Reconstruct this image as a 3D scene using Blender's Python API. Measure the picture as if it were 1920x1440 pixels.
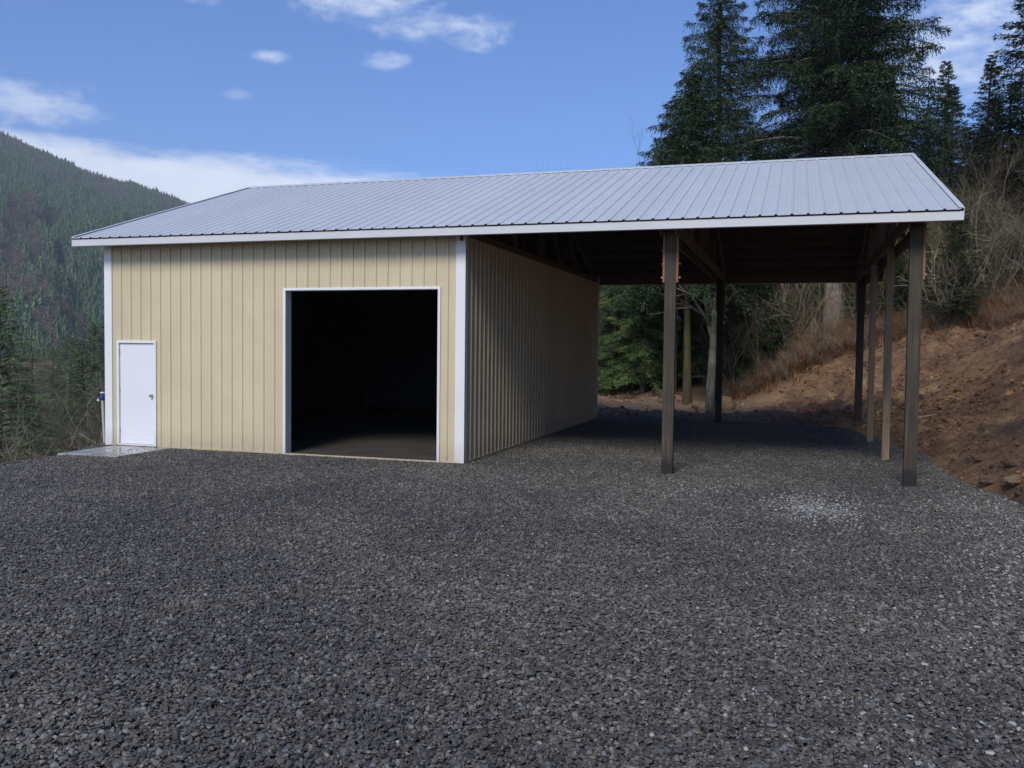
import bpy, math, random
import numpy as np
from mathutils import Vector, Matrix, Euler

# ------------------------------------------------------------------ camera, sky, sun, exposure
scene = bpy.context.scene
for o in list(bpy.data.objects): bpy.data.objects.remove(o)
COL = scene.collection
PITCH, YAW, ROLL = -0.0398, 0.3047, 0.0113
CAM = np.array([5.5381, -14.3193, 2.053]); FPX = 1664.43
_F = np.array([-math.sin(YAW)*math.cos(PITCH), math.cos(YAW)*math.cos(PITCH), math.sin(PITCH)])
_R = np.array([math.cos(YAW), math.sin(YAW), 0.0]); _U = np.cross(_R, _F)
_R2 = _R*math.cos(ROLL)+_U*math.sin(ROLL); _U2 = _U*math.cos(ROLL)-_R*math.sin(ROLL)
cam_data = bpy.data.cameras.new('camera'); cam = bpy.data.objects.new('camera', cam_data); COL.objects.link(cam)
cam.matrix_world = Matrix(((_R2[0], _U2[0], -_F[0], CAM[0]), (_R2[1], _U2[1], -_F[1], CAM[1]), (_R2[2], _U2[2], -_F[2], CAM[2]), (0, 0, 0, 1)))
cam_data.sensor_width = 36; cam_data.lens = FPX/1920*36; cam_data.clip_end = 20000; cam_data.clip_start = 0.1
scene.camera = cam
scene.view_settings.view_transform = 'Standard'; scene.view_settings.look = 'None'
scene.view_settings.gamma = 1; scene.view_settings.use_curve_mapping = False
scene.view_settings.exposure = 1.12
SUN_EL, SUN_AZ = 41.0, 182.0           # azimuth from +Y towards +X
sd = bpy.data.lights.new('sun', 'SUN'); sd.energy = 1.5; sd.angle = math.radians(21); sd.color = (1.0, 0.94, 0.84)
sun = bpy.data.objects.new('sun', sd); COL.objects.link(sun)
_e, _a = math.radians(SUN_EL), math.radians(SUN_AZ)
_sv = Vector((math.sin(_a)*math.cos(_e), math.cos(_a)*math.cos(_e), math.sin(_e)))
sun.rotation_euler = (_sv).to_track_quat('Z', 'Y').to_euler()

world = bpy.data.worlds.new('World'); scene.world = world; world.use_nodes = True
def build_world():
    nt = world.node_tree; nt.nodes.clear(); N = nt.nodes.new; L = nt.links.new
    def math_(op, a, b=None, c=None, clamp=False):
        n = N('ShaderNodeMath'); n.operation = op; n.use_clamp = clamp
        for i, v in enumerate((a, b, c)):
            if v is None: continue
            if isinstance(v, (int, float)): n.inputs[i].default_value = v
            else: L(v, n.inputs[i])
        return n.outputs[0]
    def sstep(v, lo, hi):
        n = N('ShaderNodeMapRange'); n.interpolation_type = 'SMOOTHSTEP'; n.inputs['From Min'].default_value = lo; n.inputs['From Max'].default_value = hi
        L(v, n.inputs['Value']); return n.outputs[0]
    out = N('ShaderNodeOutputWorld'); bg = N('ShaderNodeBackground')
    sky = N('ShaderNodeTexSky'); sky.sky_type = 'NISHITA'; sky.sun_disc = False
    sky.sun_elevation = math.radians(SUN_EL); sky.sun_rotation = math.radians(SUN_AZ)
    sky.air_density = 1.0; sky.dust_density = 0.4; sky.ozone_density = 3.0; sky.altitude = 300
    tint = N('ShaderNodeMix'); tint.data_type = 'RGBA'; tint.blend_type = 'MULTIPLY'; tint.inputs['Factor'].default_value = 1
    tint.inputs['B'].default_value = (0.56, 0.88, 1.38, 1); L(sky.outputs[0], tint.inputs['A'])
    tc = N('ShaderNodeTexCoord'); sep = N('ShaderNodeSeparateXYZ'); L(tc.outputs['Generated'], sep.inputs[0])
    az = math_('MULTIPLY', math_('ARCTAN2', sep.outputs[0], sep.outputs[1]), 57.29578)
    el = math_('MULTIPLY', math_('ARCSINE', sep.outputs[2]), 57.29578)
    def noise(scale, sx, sy, detail=6, rough=0.55, off=0.0, dist=0.0):
        cb = N('ShaderNodeCombineXYZ'); L(math_('MULTIPLY', az, sx), cb.inputs[0]); L(math_('MULTIPLY', el, sy), cb.inputs[1]); cb.inputs[2].default_value = off
        n = N('ShaderNodeTexNoise'); n.inputs['Scale'].default_value = scale; n.inputs['Detail'].default_value = detail
        n.inputs['Roughness'].default_value = rough; n.inputs['Distortion'].default_value = dist; L(cb.outputs[0], n.inputs['Vector']); return n.outputs[0]
    n1 = noise(1.0, 0.35, 0.8, 8, 0.6, 3.1, 0.3); n2 = noise(1.0, 0.13, 0.55, 6, 0.6, 9.0); n3 = noise(1.0, 1.1, 1.9, 5, 0.6, 5.0, 0.2)
    n1c = math_('SUBTRACT', n1, 0.5); n2c = math_('SUBTRACT', n2, 0.5); n3c = math_('SUBTRACT', n3, 0.5)
    # long bank of cloud low on the left
    top = math_('ADD', math_('MULTIPLY', math_('ADD', az, 43.0), -0.045), 11.75)
    d = math_('ADD', math_('SUBTRACT', top, el), math_('ADD', math_('MULTIPLY', n2c, 2.6), math_('MULTIPLY', n3c, 0.7)))
    band = math_('MULTIPLY', sstep(d, -0.25, 1.15), sstep(math_('ADD', az, math_('MULTIPLY', n1c, 6.0)), -14.5, -26.0))
    total = math_('MULTIPLY', band, 0.93)
    blobs = [(-32.6, 17.25, 1.1, .34, .7), (-25.7, 17.55, 1.3, .55, .7), (-27.0, 20.7, 4.3, 1.1, .8), (-24.0, 19.6, 2.2, 1.0, .7),
             (-20.3, 19.4, 2.2, 1.0, .75), (-46.0, 13.2, 3.2, 1.3, .8), (-43.4, 13.0, 1.3, .6, .55), (-36.8, 20.1, 1.1, .45, .5), (-34.6, 14.9, .9, .35, .35),
             (8.5, 17.0, 5.0, 3.4, .95), (13.5, 20.5, 6.0, 3.0, .9), (4.5, 14.8, 2.5, 1.4, .55), (-48.6, 10.9, 1.9, 2.1, 1.2), (-38.6, 9.4, 2.2, 1.2, 1.3),
             (-58.0, 19.0, 7.0, 3.0, 1.0), (-75.0, 13.0, 12.0, 3.0, 1.1), (40.0, 15.0, 14.0, 4.0, 1.2), (70.0, 24.0, 12.0, 5.0, 1.1), (120.0, 18.0, 20.0, 6.0, 1.2), (-120.0, 22.0, 18.0, 6.0, 1.2), (165.0, 30.0, 12.0, 6.0, 1.1)]
    for a0, e0, ra, re, s in blobs:
        u = math_('DIVIDE', math_('SUBTRACT', az, a0), ra); v = math_('DIVIDE', math_('SUBTRACT', el, e0), re)
        q = math_('ADD', math_('MULTIPLY', u, u), math_('MULTIPLY', v, v))
        q = math_('SUBTRACT', math_('SUBTRACT', 1.0, q), math_('ADD', math_('MULTIPLY', n1c, -4.2), math_('MULTIPLY', n3c, -2.6)))
        total = math_('MAXIMUM', total, math_('MULTIPLY', sstep(q, -0.7, 2.3), min(1.0, s*0.78)))
    cl = N('ShaderNodeMix'); cl.data_type = 'RGBA'; L(math_('MULTIPLY', n1, 1.0, clamp=True), cl.inputs['Factor'])
    cl.inputs['A'].default_value = (7.6, 8.4, 10.0, 1); cl.inputs['B'].default_value = (10.2, 10.9, 11.9, 1)
    # grey little rag of cloud
    mixc = N('ShaderNodeMix'); mixc.data_type = 'RGBA'; L(math_('MINIMUM', total, 1.0), mixc.inputs['Factor'])
    L(tint.outputs['Result'], mixc.inputs['A']); L(cl.outputs['Result'], mixc.inputs['B'])
    L(mixc.outputs['Result'], bg.inputs['Color']); bg.inputs['Strength'].default_value = 0.055
    L(bg.outputs[0], out.inputs['Surface'])
build_world()

rng = np.random.default_rng(7); random.seed(7)

# ------------------------------------------------------------------ helpers
def pix(u, v, t):                     # design helper: point t metres ahead along the sight line of a photo pixel
    return CAM + (_F + _R2*(u-960)/FPX + _U2*(720-v)/FPX)*t
def link(o, parent=None):
    COL.objects.link(o)
    if parent is not None: o.parent = parent
    return o
def tag(o, label=None, cat=None, group=None, kind=None):
    if label: o['label'] = label
    if cat: o['category'] = cat
    if group: o['group'] = group
    if kind: o['kind'] = kind
    return o
def empty(name, loc=(0, 0, 0), rz=0.0):
    o = bpy.data.objects.new(name, None); o.location = loc; o.rotation_euler = (0, 0, rz); o.empty_display_size = 0.3
    return link(o)
def mesh_np(name, V, F, mats, midx=None, attrs=None, smooth=False):
    """V (n,3); F list of arrays each (m,k) all same k, or one array"""
    me = bpy.data.meshes.new(name)
    V = np.asarray(V, np.float32); F = np.asarray(F, np.int32); k = F.shape[1]
    me.vertices.add(len(V)); me.vertices.foreach_set('co', V.ravel())
    me.loops.add(F.size); me.loops.foreach_set('vertex_index', F.ravel())
    me.polygons.add(len(F)); me.polygons.foreach_set('loop_start', np.arange(0, F.size, k, dtype=np.int32))
    if midx is not None: me.polygons.foreach_set('material_index', np.asarray(midx, np.int32))
    me.polygons.foreach_set('use_smooth', np.full(len(F), smooth))
    for nm, (dom, arr) in (attrs or {}).items():
        a = me.attributes.new(nm, 'FLOAT', dom); a.data.foreach_set('value', np.asarray(arr, np.float32))
    for m in (mats if isinstance(mats, (list, tuple)) else [mats]): me.materials.append(m)
    me.update(calc_edges=True)
    return me
def ob(name, me, parent=None, loc=None):
    o = bpy.data.objects.new(name, me)
    if loc is not None: o.location = loc
    return link(o, parent)
class MB:
    """collects quads/polys of simple carpentry"""
    def __init__(s): s.v = []; s.f = []
    def quad(s, *p):
        n = len(s.v); s.v += [tuple(q) for q in p]; s.f.append(tuple(range(n, n+len(p))))
    def box(s, x0, x1, y0, y1, z0, z1, b=0.0):
        n = len(s.v)
        for z in (z0, z1):
            for x, y in ((x0, y0), (x1, y0), (x1, y1), (x0, y1)): s.v.append((x, y, z))
        for f in ((0, 3, 2, 1), (4, 5, 6, 7), (0, 1, 5, 4), (1, 2, 6, 5), (2, 3, 7, 6), (3, 0, 4, 7)): s.f.append(tuple(n+i for i in f))
    def beam(s, a, b, w, h, up=(0, 0, 1)):
        a, b = Vector(a), Vector(b); d = (b-a).normalized(); r = d.cross(Vector(up)).normalized(); u = r.cross(d)
        n = len(s.v)
        for p in (a, b):
            for i, j in ((-1, -1), (1, -1), (1, 1), (-1, 1)): s.v.append(tuple(p + r*(i*w/2) + u*(j*h/2)))
        for f in ((0, 1, 2, 3), (7, 6, 5, 4), (0, 4, 5, 1), (1, 5, 6, 2), (2, 6, 7, 3), (3, 7, 4, 0)): s.f.append(tuple(n+i for i in f))
    def cyl(s, a, b, r0, r1=None, n=12):
        r1 = r0 if r1 is None else r1
        a, b = Vector(a), Vector(b); d = (b-a).normalized(); e = Vector((1, 0, 0)) if abs(d.z) > .9 else Vector((0, 0, 1))
        r = d.cross(e).normalized(); u = r.cross(d); k = len(s.v)
        for p, rr in ((a, r0), (b, r1)):
            for i in range(n):
                t = 2*math.pi*i/n; s.v.append(tuple(p + r*(rr*math.cos(t)) + u*(rr*math.sin(t))))
        for i in range(n): s.f.append((k+i, k+(i+1) % n, k+n+(i+1) % n, k+n+i))
        s.f.append(tuple(k+i for i in range(n))[::-1]); s.f.append(tuple(k+n+i for i in range(n)))
    def build(s, name, mat, parent=None, bevel=0.0, smooth=False):
        me = bpy.data.meshes.new(name); me.from_pydata(s.v, [], s.f); me.materials.append(mat); me.update()
        if smooth: me.polygons.foreach_set('use_smooth', [True]*len(me.polygons))
        o = ob(name, me, parent)
        if bevel:
            m = o.modifiers.new('bevel', 'BEVEL'); m.width = bevel; m.segments = 2; m.limit_method = 'ANGLE'
        return o

_tab = np.random.default_rng(99).random((256, 256))
def vnoise(x, y, s=0):
    x = np.asarray(x, float)+s*17.3; y = np.asarray(y, float)+s*31.7
    xi = np.floor(x).astype(int); yi = np.floor(y).astype(int); fx = x-xi; fy = y-yi
    fx = fx*fx*(3-2*fx); fy = fy*fy*(3-2*fy)
    a = _tab[xi & 255, yi & 255]; b = _tab[(xi+1) & 255, yi & 255]; c = _tab[xi & 255, (yi+1) & 255]; d = _tab[(xi+1) & 255, (yi+1) & 255]
    return (a*(1-fx)+b*fx)*(1-fy)+(c*(1-fx)+d*fx)*fy - 0.5
def fbm(x, y, oct=4, s=0, gain=0.5):
    t = 0; a = 1.0
    for i in range(oct):
        t = t + a*vnoise(x*2**i, y*2**i, s+i); a *= gain
    return t
def sst(v, a, b):
    t = np.clip((v-a)/(b-a), 0, 1); return t*t*(3-2*t)

# ------------------------------------------------------------------ materials
def new_mat(name):
    m = bpy.data.materials.new(name); m.use_nodes = True
    return m, m.node_tree, m.node_tree.nodes['Principled BSDF']
def ramp(nt, fac, stops):
    r = nt.nodes.new('ShaderNodeValToRGB'); e = r.color_ramp.elements
    while len(e) < len(stops): e.new(0.5)
    for i, (p, c) in enumerate(stops): e[i].position = p; e[i].color = (*c, 1)
    nt.links.new(fac, r.inputs[0]); return r.outputs[0]
def tex(nt, scale, detail=4, rough=0.55, vec=None, stretch=None, kind='Object', dist=0.0):
    N = nt.nodes.new
    if vec is None:
        tc = N('ShaderNodeTexCoord'); vec = tc.outputs[kind]
    if stretch:
        mp = N('ShaderNodeMapping'); mp.inputs['Scale'].default_value = stretch; nt.links.new(vec, mp.inputs[0]); vec = mp.outputs[0]
    n = N('ShaderNodeTexNoise'); n.inputs['Scale'].default_value = scale; n.inputs['Detail'].default_value = detail
    n.inputs['Roughness'].default_value = rough; n.inputs['Distortion'].default_value = dist
    nt.links.new(vec, n.inputs['Vector']); return n.outputs[0]
def mixc(nt, fac, a, b, mode='MIX'):
    m = nt.nodes.new('ShaderNodeMix'); m.data_type = 'RGBA'; m.blend_type = mode
    for s, v in (('Factor', fac), ('A', a), ('B', b)):
        if isinstance(v, (int, float)): m.inputs[s].default_value = v
        elif isinstance(v, tuple): m.inputs[s].default_value = (*v, 1)
        else: nt.links.new(v, m.inputs[s])
    return m.outputs['Result']
def mth(nt, op, a, b=None, clamp=False):
    n = nt.nodes.new('ShaderNodeMath'); n.operation = op; n.use_clamp = clamp
    for i, v in enumerate((a, b)):
        if v is None: continue
        if isinstance(v, (int, float)): n.inputs[i].default_value = v
        else: nt.links.new(v, n.inputs[i])
    return n.outputs[0]
def bump(nt, b, h, strength, dist=0.01):
    n = nt.nodes.new('ShaderNodeBump'); n.inputs['Strength'].default_value = strength; n.inputs['Distance'].default_value = dist
    nt.links.new(h, n.inputs['Height']); nt.links.new(n.outputs[0], b.inputs['Normal'])
def attr(nt, name):
    a = nt.nodes.new('ShaderNodeAttribute'); a.attribute_name = name; return a.outputs['Fac']

def painted(name, col, rough=0.42, var=0.06, metallic=0.0, wobble=0.02, dirt=None):
    m, nt, b = new_mat(name)
    n = tex(nt, 1.3, 5, 0.6); n2 = tex(nt, 40, 3, 0.6, stretch=(1, 1, 0.05))
    c = ramp(nt, n, [(0.3, tuple(x*(1-var) for x in col)), (0.7, tuple(min(1, x*(1+var)) for x in col))])
    c = mixc(nt, mth(nt, 'MULTIPLY', n2, 0.08), c, tuple(x*0.8 for x in col))
    oi = nt.nodes.new('ShaderNodeObjectInfo'); c = mixc(nt, 1.0, c, ramp(nt, oi.outputs['Random'], [(0, (0.965, 0.955, 0.955)), (1, (1.03, 1.03, 1.03))]), 'MULTIPLY')
    if dirt:                           # splashed dust near the ground
        geo = nt.nodes.new('ShaderNodeNewGeometry'); sp = nt.nodes.new('ShaderNodeSeparateXYZ'); nt.links.new(geo.outputs['Position'], sp.inputs[0])
        mr = nt.nodes.new('ShaderNodeMapRange'); mr.inputs['From Min'].default_value = 0.45; mr.inputs['From Max'].default_value = 0.05
        nt.links.new(sp.outputs[2], mr.inputs['Value'])
        c = mixc(nt, mth(nt, 'MULTIPLY', mth(nt, 'MULTIPLY', mr.outputs[0], tex(nt, 9, 4, 0.7, kind='Object')), 0.75, True), c, dirt)
    nt.links.new(c, b.inputs['Base Color']); b.inputs['Roughness'].default_value = rough; b.inputs['Metallic'].default_value = metallic
    bump(nt, b, tex(nt, 2.2, 3, 0.5, stretch=(1, 1, 0.6)), wobble, 0.05)
    return m
M = {}
M['siding'] = painted('siding_tan', (0.60, 0.52, 0.345), 0.52, dirt=(0.25, 0.2, 0.15))
M['trim'] = painted('trim_white', (0.78, 0.79, 0.80), 0.4, 0.03, dirt=(0.35, 0.3, 0.25))
M['door'] = painted('door_white', (0.78, 0.80, 0.83), 0.45, 0.02)
M['roof'] = painted('roof_metal', (0.60, 0.635, 0.66), 0.42, 0.03, 0.12, 0.05)
M['fascia'] = painted('fascia_metal', (0.60, 0.62, 0.64), 0.45, 0.03)
M['dark'] = painted('dark_shade', (0.045, 0.04, 0.04), 0.7)  # near-black: shade of the shed interior and eave gap put into the colour
M['felt'] = painted('roof_felt', (0.06, 0.045, 0.04), 0.9)  # dark roof underside: the shade below the roof is put into the colour
M['steel'] = painted('steel', (0.5, 0.5, 0.5), 0.3, 0.05, 0.9)
M['blue'] = painted('blue_plastic', (0.03, 0.06, 0.22), 0.4)
M['pvc'] = painted('pale_pipe', (0.45, 0.48, 0.42), 0.45)
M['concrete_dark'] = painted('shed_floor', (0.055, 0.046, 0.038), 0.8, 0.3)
def wood(name, c0, c1, c2=None, axis=2, rough=0.75, wet=False):
    m, nt, b = new_mat(name)
    st = [14, 14, 14]; st[axis] = 0.5
    n = tex(nt, 3.2, 7, 0.65, stretch=tuple(st), dist=0.6); n2 = tex(nt, 1.1, 4, 0.6)
    c = ramp(nt, n, [(0.38, c0), (0.62, c1)])
    if c2: c = mixc(nt, ramp(nt, n2, [(0.42, (0, 0, 0)), (0.62, (1, 1, 1))]), c, c2)
    if wet:                            # soaked, soil-stained foot of the post
        tc = nt.nodes.new('ShaderNodeTexCoord'); sp = nt.nodes.new('ShaderNodeSeparateXYZ'); nt.links.new(tc.outputs['Object'], sp.inputs[0])
        h = mth(nt, 'SUBTRACT', sp.outputs[2], mth(nt, 'MULTIPLY', tex(nt, 7, 4, 0.7, stretch=(3, 3, .4)), 0.5))
        mr = nt.nodes.new('ShaderNodeMapRange'); mr.inputs['From Min'].default_value = 0.12; mr.inputs['From Max'].default_value = -0.02; nt.links.new(h, mr.inputs['Value'])
        c = mixc(nt, mr.outputs[0], c, (0.016, 0.014, 0.012))
    nt.links.new(c, b.inputs['Base Color']); b.inputs['Roughness'].default_value = rough; bump(nt, b, n, 0.9, 0.01)
    return m
M['post'] = wood('post_wood', (0.026, 0.019, 0.013), (0.095, 0.071, 0.046), (0.042, 0.035, 0.026), wet=True)
M['post_brown'] = wood('post_wood_brown_lit', (0.20, 0.15, 0.09), (0.38, 0.28, 0.17), (0.27, 0.20, 0.125))  # brown wood lightened so the daylight on the side posts is in the colour
M['post_dark'] = wood('post_wood_dark', (0.02, 0.017, 0.015), (0.045, 0.038, 0.032))
M['lumber'] = wood('truss_lumber', (0.11, 0.072, 0.046), (0.20, 0.13, 0.082), (0.14, 0.09, 0.058), axis=1)
M['lumber_v'] = wood('block_lumber', (0.16, 0.08, 0.04), (0.28, 0.145, 0.07), axis=2)
M['purlin'] = wood('purlin_lumber', (0.085, 0.058, 0.04), (0.165, 0.11, 0.074), axis=0)

def concrete():
    m, nt, b = new_mat('wet_concrete')
    n = tex(nt, 3.0, 6, 0.6); n2 = tex(nt, 60, 4, 0.7)
    c = ramp(nt, n, [(0.35, (0.26, 0.25, 0.23)), (0.65, (0.42, 0.41, 0.38))])
    c = mixc(nt, mth(nt, 'MULTIPLY', n2, 0.3), c, (0.2, 0.19, 0.17))
    nt.links.new(c, b.inputs['Base Color'])
    nt.links.new(ramp(nt, tex(nt, 2.0, 3, 0.5), [(0.4, (0.06, 0.06, 0.06)), (0.62, (0.4, 0.4, 0.4))]), b.inputs['Roughness'])
    bump(nt, b, n2, 0.05, 0.003); return m
M['concrete'] = concrete()
def gravel_mat(name, stones=True):
    m, nt, b = new_mat(name)
    geo = nt.nodes.new('ShaderNodeNewGeometry'); P = geo.outputs['Position']
    r = attr(nt, 'rnd') if stones else tex(nt, 60, 2, 0.5, vec=P)
    c = ramp(nt, r, [(0.0, (0.046, 0.044, 0.040)), (0.3, (0.084, 0.081, 0.075)), (0.6, (0.110, 0.107, 0.10)), (0.85, (0.148, 0.144, 0.135)), (0.99, (0.22, 0.215, 0.20))])
    hue = attr(nt, 'hue') if stones else tex(nt, 90, 2, 0.5, vec=P)
    c = mixc(nt, 1.0, c, ramp(nt, hue, [(0.0, (1.12, 0.99, 0.84)), (0.35, (1.04, 1.0, 0.93)), (0.7, (0.98, 1.0, 1.0)), (1.0, (1.04, 0.98, 1.0))]), 'MULTIPLY')
    big = tex(nt, 0.35, 4, 0.6, vec=P)
    c = mixc(nt, 1.0, c, ramp(nt, big, [(0.36, (0.74, 0.75, 0.80)), (0.64, (1.18, 1.17, 1.14))]), 'MULTIPLY')
    # pale rock spilled in front of the carport and along the right edge
    sp = nt.nodes.new('ShaderNodeSeparateXYZ'); nt.links.new(P, sp.inputs[0])
    def gauss(x0, y0, rx, ry):
        u = mth(nt, 'DIVIDE', mth(nt, 'SUBTRACT', sp.outputs[0], x0), rx); v = mth(nt, 'DIVIDE', mth(nt, 'SUBTRACT', sp.outputs[1], y0), ry)
        q = mth(nt, 'ADD', mth(nt, 'MULTIPLY', u, u), mth(nt, 'MULTIPLY', v, v)); return mth(nt, 'EXPONENT', mth(nt, 'MULTIPLY', q, -1.0))
    w = mth(nt, 'MULTIPLY', gauss(5.85, -2.4, 0.5, 0.85), 0.5)
    w = mth(nt, 'MAXIMUM', w, mth(nt, 'MULTIPLY', gauss(4.7, -1.5, 1.0, 0.7), 0.06))
    w = mth(nt, 'MAXIMUM', w, mth(nt, 'MULTIPLY', gauss(8.1, -4.3, 0.8, 3.5), 0.17))
    w = mth(nt, 'MAXIMUM', w, mth(nt, 'MULTIPLY', gauss(6.7, -8.5, 1.3, 4.0), 0.035))
    w = mth(nt, 'MAXIMUM', w, 0.0012)
    w = mth(nt, 'MULTIPLY', w, mth(nt, 'ADD', mth(nt, 'MULTIPLY', tex(nt, 1.4, 3, 0.6, vec=P), 1.6), 0.2))
    pick = attr(nt, 'pick') if stones else tex(nt, 120, 1, 0.5, vec=P)
    isw = mth(nt, 'LESS_THAN', pick, w)
    c = mixc(nt, isw, c, (0.36, 0.36, 0.35))
    nt.links.new(c, b.inputs['Base Color'])
    nt.links.new(ramp(nt, attr(nt, 'hue') if stones else hue, [(0.0, (0.42, 0.42, 0.42)), (1.0, (0.75, 0.75, 0.75))]), b.inputs['Roughness'])
    bump(nt, b, tex(nt, 260 if stones else 45, 3, 0.6), 0.25 if stones else 0.9, 0.003 if stones else 0.02)
    return m
M['stone'] = gravel_mat('gravel_stone'); M['gravel_base'] = gravel_mat('gravel_base', False)
def dirt_mat(name, inst=False):
    m, nt, b = new_mat(name)
    geo = nt.nodes.new('ShaderNodeNewGeometry'); P = geo.outputs['Position']
    n = tex(nt, 0.55, 6, 0.62, vec=P, dist=0.8); n2 = tex(nt, 6, 6, 0.7, vec=P); n3 = tex(nt, 0.8, 5, 0.6, vec=P, stretch=(1.0, 0.35, 2.2))
    c = ramp(nt, n, [(0.3, (0.09, 0.054, 0.039)), (0.45, (0.20, 0.112, 0.064)), (0.58, (0.31, 0.18, 0.095)), (0.72, (0.15, 0.092, 0.062))])
    c = mixc(nt, ramp(nt, n3, [(0.53, (0, 0, 0)), (0.66, (0.9, 0.9, 0.9))]), c, (0.40, 0.27, 0.14))
    c = mixc(nt, 1.0, c, ramp(nt, n2, [(0.25, (0.55, 0.55, 0.55)), (0.5, (1, 1, 1)), (0.8, (1.5, 1.45, 1.4))]), 'MULTIPLY')
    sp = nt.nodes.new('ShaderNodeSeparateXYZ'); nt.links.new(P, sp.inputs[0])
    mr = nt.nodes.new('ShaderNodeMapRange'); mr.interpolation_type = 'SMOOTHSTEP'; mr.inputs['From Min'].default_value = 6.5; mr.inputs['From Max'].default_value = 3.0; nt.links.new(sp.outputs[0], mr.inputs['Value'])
    c = mixc(nt, mth(nt, 'MULTIPLY', mr.outputs[0], 0.65), c, (0.36, 0.25, 0.18))      # paler earth behind the shed: daylight on the strip put into the colour
    if inst:
        oi = nt.nodes.new('ShaderNodeObjectInfo')
        c = mixc(nt, 1.0, c, ramp(nt, oi.outputs['Random'], [(0.0, (0.6, 0.6, 0.62)), (0.6, (1.05, 1.0, 1.0)), (0.92, (1.4, 1.35, 1.3)), (1.0, (2.2, 2.2, 2.2))]), 'MULTIPLY')
    nt.links.new(c, b.inputs['Base Color']); b.inputs['Roughness'].default_value = 0.9
    bump(nt, b, tex(nt, 11, 9, 0.82, vec=P), 1.0, 0.12); return m
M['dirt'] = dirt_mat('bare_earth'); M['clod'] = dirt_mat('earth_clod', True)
def rock_mat(name, a, bcol):
    m, nt, b = new_mat(name); n = tex(nt, 5, 6, 0.65)
    nt.links.new(ramp(nt, n, [(0.3, a), (0.7, bcol)]), b.inputs['Base Color']); b.inputs['Roughness'].default_value = 0.85; bump(nt, b, n, 0.8, 0.04); return m
M['rock_tan'] = rock_mat('tan_rock', (0.13, 0.085, 0.05), (0.27, 0.185, 0.11)); M['rock_brown'] = rock_mat('brown_rock', (0.07, 0.04, 0.03), (0.15, 0.09, 0.06))
def leaf_mat(name, c0, c1, c2=None, trans=0.15, rough=0.6):
    m, nt, b = new_mat(name); oi = nt.nodes.new('ShaderNodeObjectInfo')
    t = attr(nt, 'tone'); st = [(0.0, c0), (0.75, c1)] + ([(1.0, c2)] if c2 else [])
    c = ramp(nt, t, st)
    c = mixc(nt, 1.0, c, ramp(nt, oi.outputs['Random'], [(0, (0.82, 0.86, 0.86)), (1, (1.15, 1.08, 1.0))]), 'MULTIPLY')
    nt.links.new(c, b.inputs['Base Color']); b.inputs['Roughness'].default_value = rough; b.inputs['Specular IOR Level'].default_value = 0.3
    return m
M['fir'] = leaf_mat('fir_needles', (0.021, 0.042, 0.022), (0.056, 0.094, 0.042), (0.105, 0.145, 0.06))
M['hemlock'] = leaf_mat('hemlock_sprays', (0.045, 0.09, 0.035), (0.14, 0.22, 0.075), (0.28, 0.36, 0.13))
M['valley_fir'] = leaf_mat('valley_needles', (0.034, 0.066, 0.032), (0.09, 0.15, 0.068), (0.16, 0.215, 0.10))
M['slope_fir'] = leaf_mat('slope_needles', (0.055, 0.10, 0.05), (0.17, 0.245, 0.115), (0.30, 0.35, 0.17))
M['hill_bare'] = leaf_mat('hill_bare_twigs', (0.10, 0.075, 0.065), (0.22, 0.165, 0.14), (0.34, 0.29, 0.25))
M['twig'] = leaf_mat('bare_twigs', (0.09, 0.075, 0.06), (0.25, 0.215, 0.17), (0.42, 0.37, 0.30))
M['twig_brown'] = leaf_mat('brown_twigs', (0.04, 0.032, 0.025), (0.095, 0.072, 0.052), (0.15, 0.12, 0.09))
M['twig_green'] = leaf_mat('mossy_twigs', (0.07, 0.075, 0.03), (0.15, 0.155, 0.06), (0.22, 0.23, 0.11))
M['rust'] = leaf_mat('dead_bracken', (0.09, 0.042, 0.025), (0.23, 0.115, 0.06), (0.40, 0.30, 0.19))
def bark_mat(name, a, b_, moss=None):
    m, nt, b = new_mat(name); n = tex(nt, 3.0, 7, 0.7, stretch=(5, 5, 0.8), dist=0.5); c = ramp(nt, n, [(0.32, a), (0.68, b_)])
    if moss: c = mixc(nt, ramp(nt, tex(nt, 1.6, 4, 0.6), [(0.4, (0, 0, 0)), (0.6, (1, 1, 1))]), c, moss)
    nt.links.new(c, b.inputs['Base Color']); b.inputs['Roughness'].default_value = 0.9; bump(nt, b, n, 0.9, 0.03); return m
M['bark'] = bark_mat('dark_bark', (0.03, 0.024, 0.02), (0.09, 0.072, 0.058))
M['bark_moss'] = bark_mat('mossy_bark', (0.03, 0.025, 0.018), (0.10, 0.08, 0.045), (0.08, 0.075, 0.025))
M['bark_pale'] = bark_mat('pale_bark', (0.20, 0.17, 0.15), (0.50, 0.44, 0.40), (0.38, 0.25, 0.20))
M['bark_alder'] = bark_mat('alder_bark', (0.06, 0.052, 0.045), (0.36, 0.33, 0.29), (0.085, 0.085, 0.035))

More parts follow.
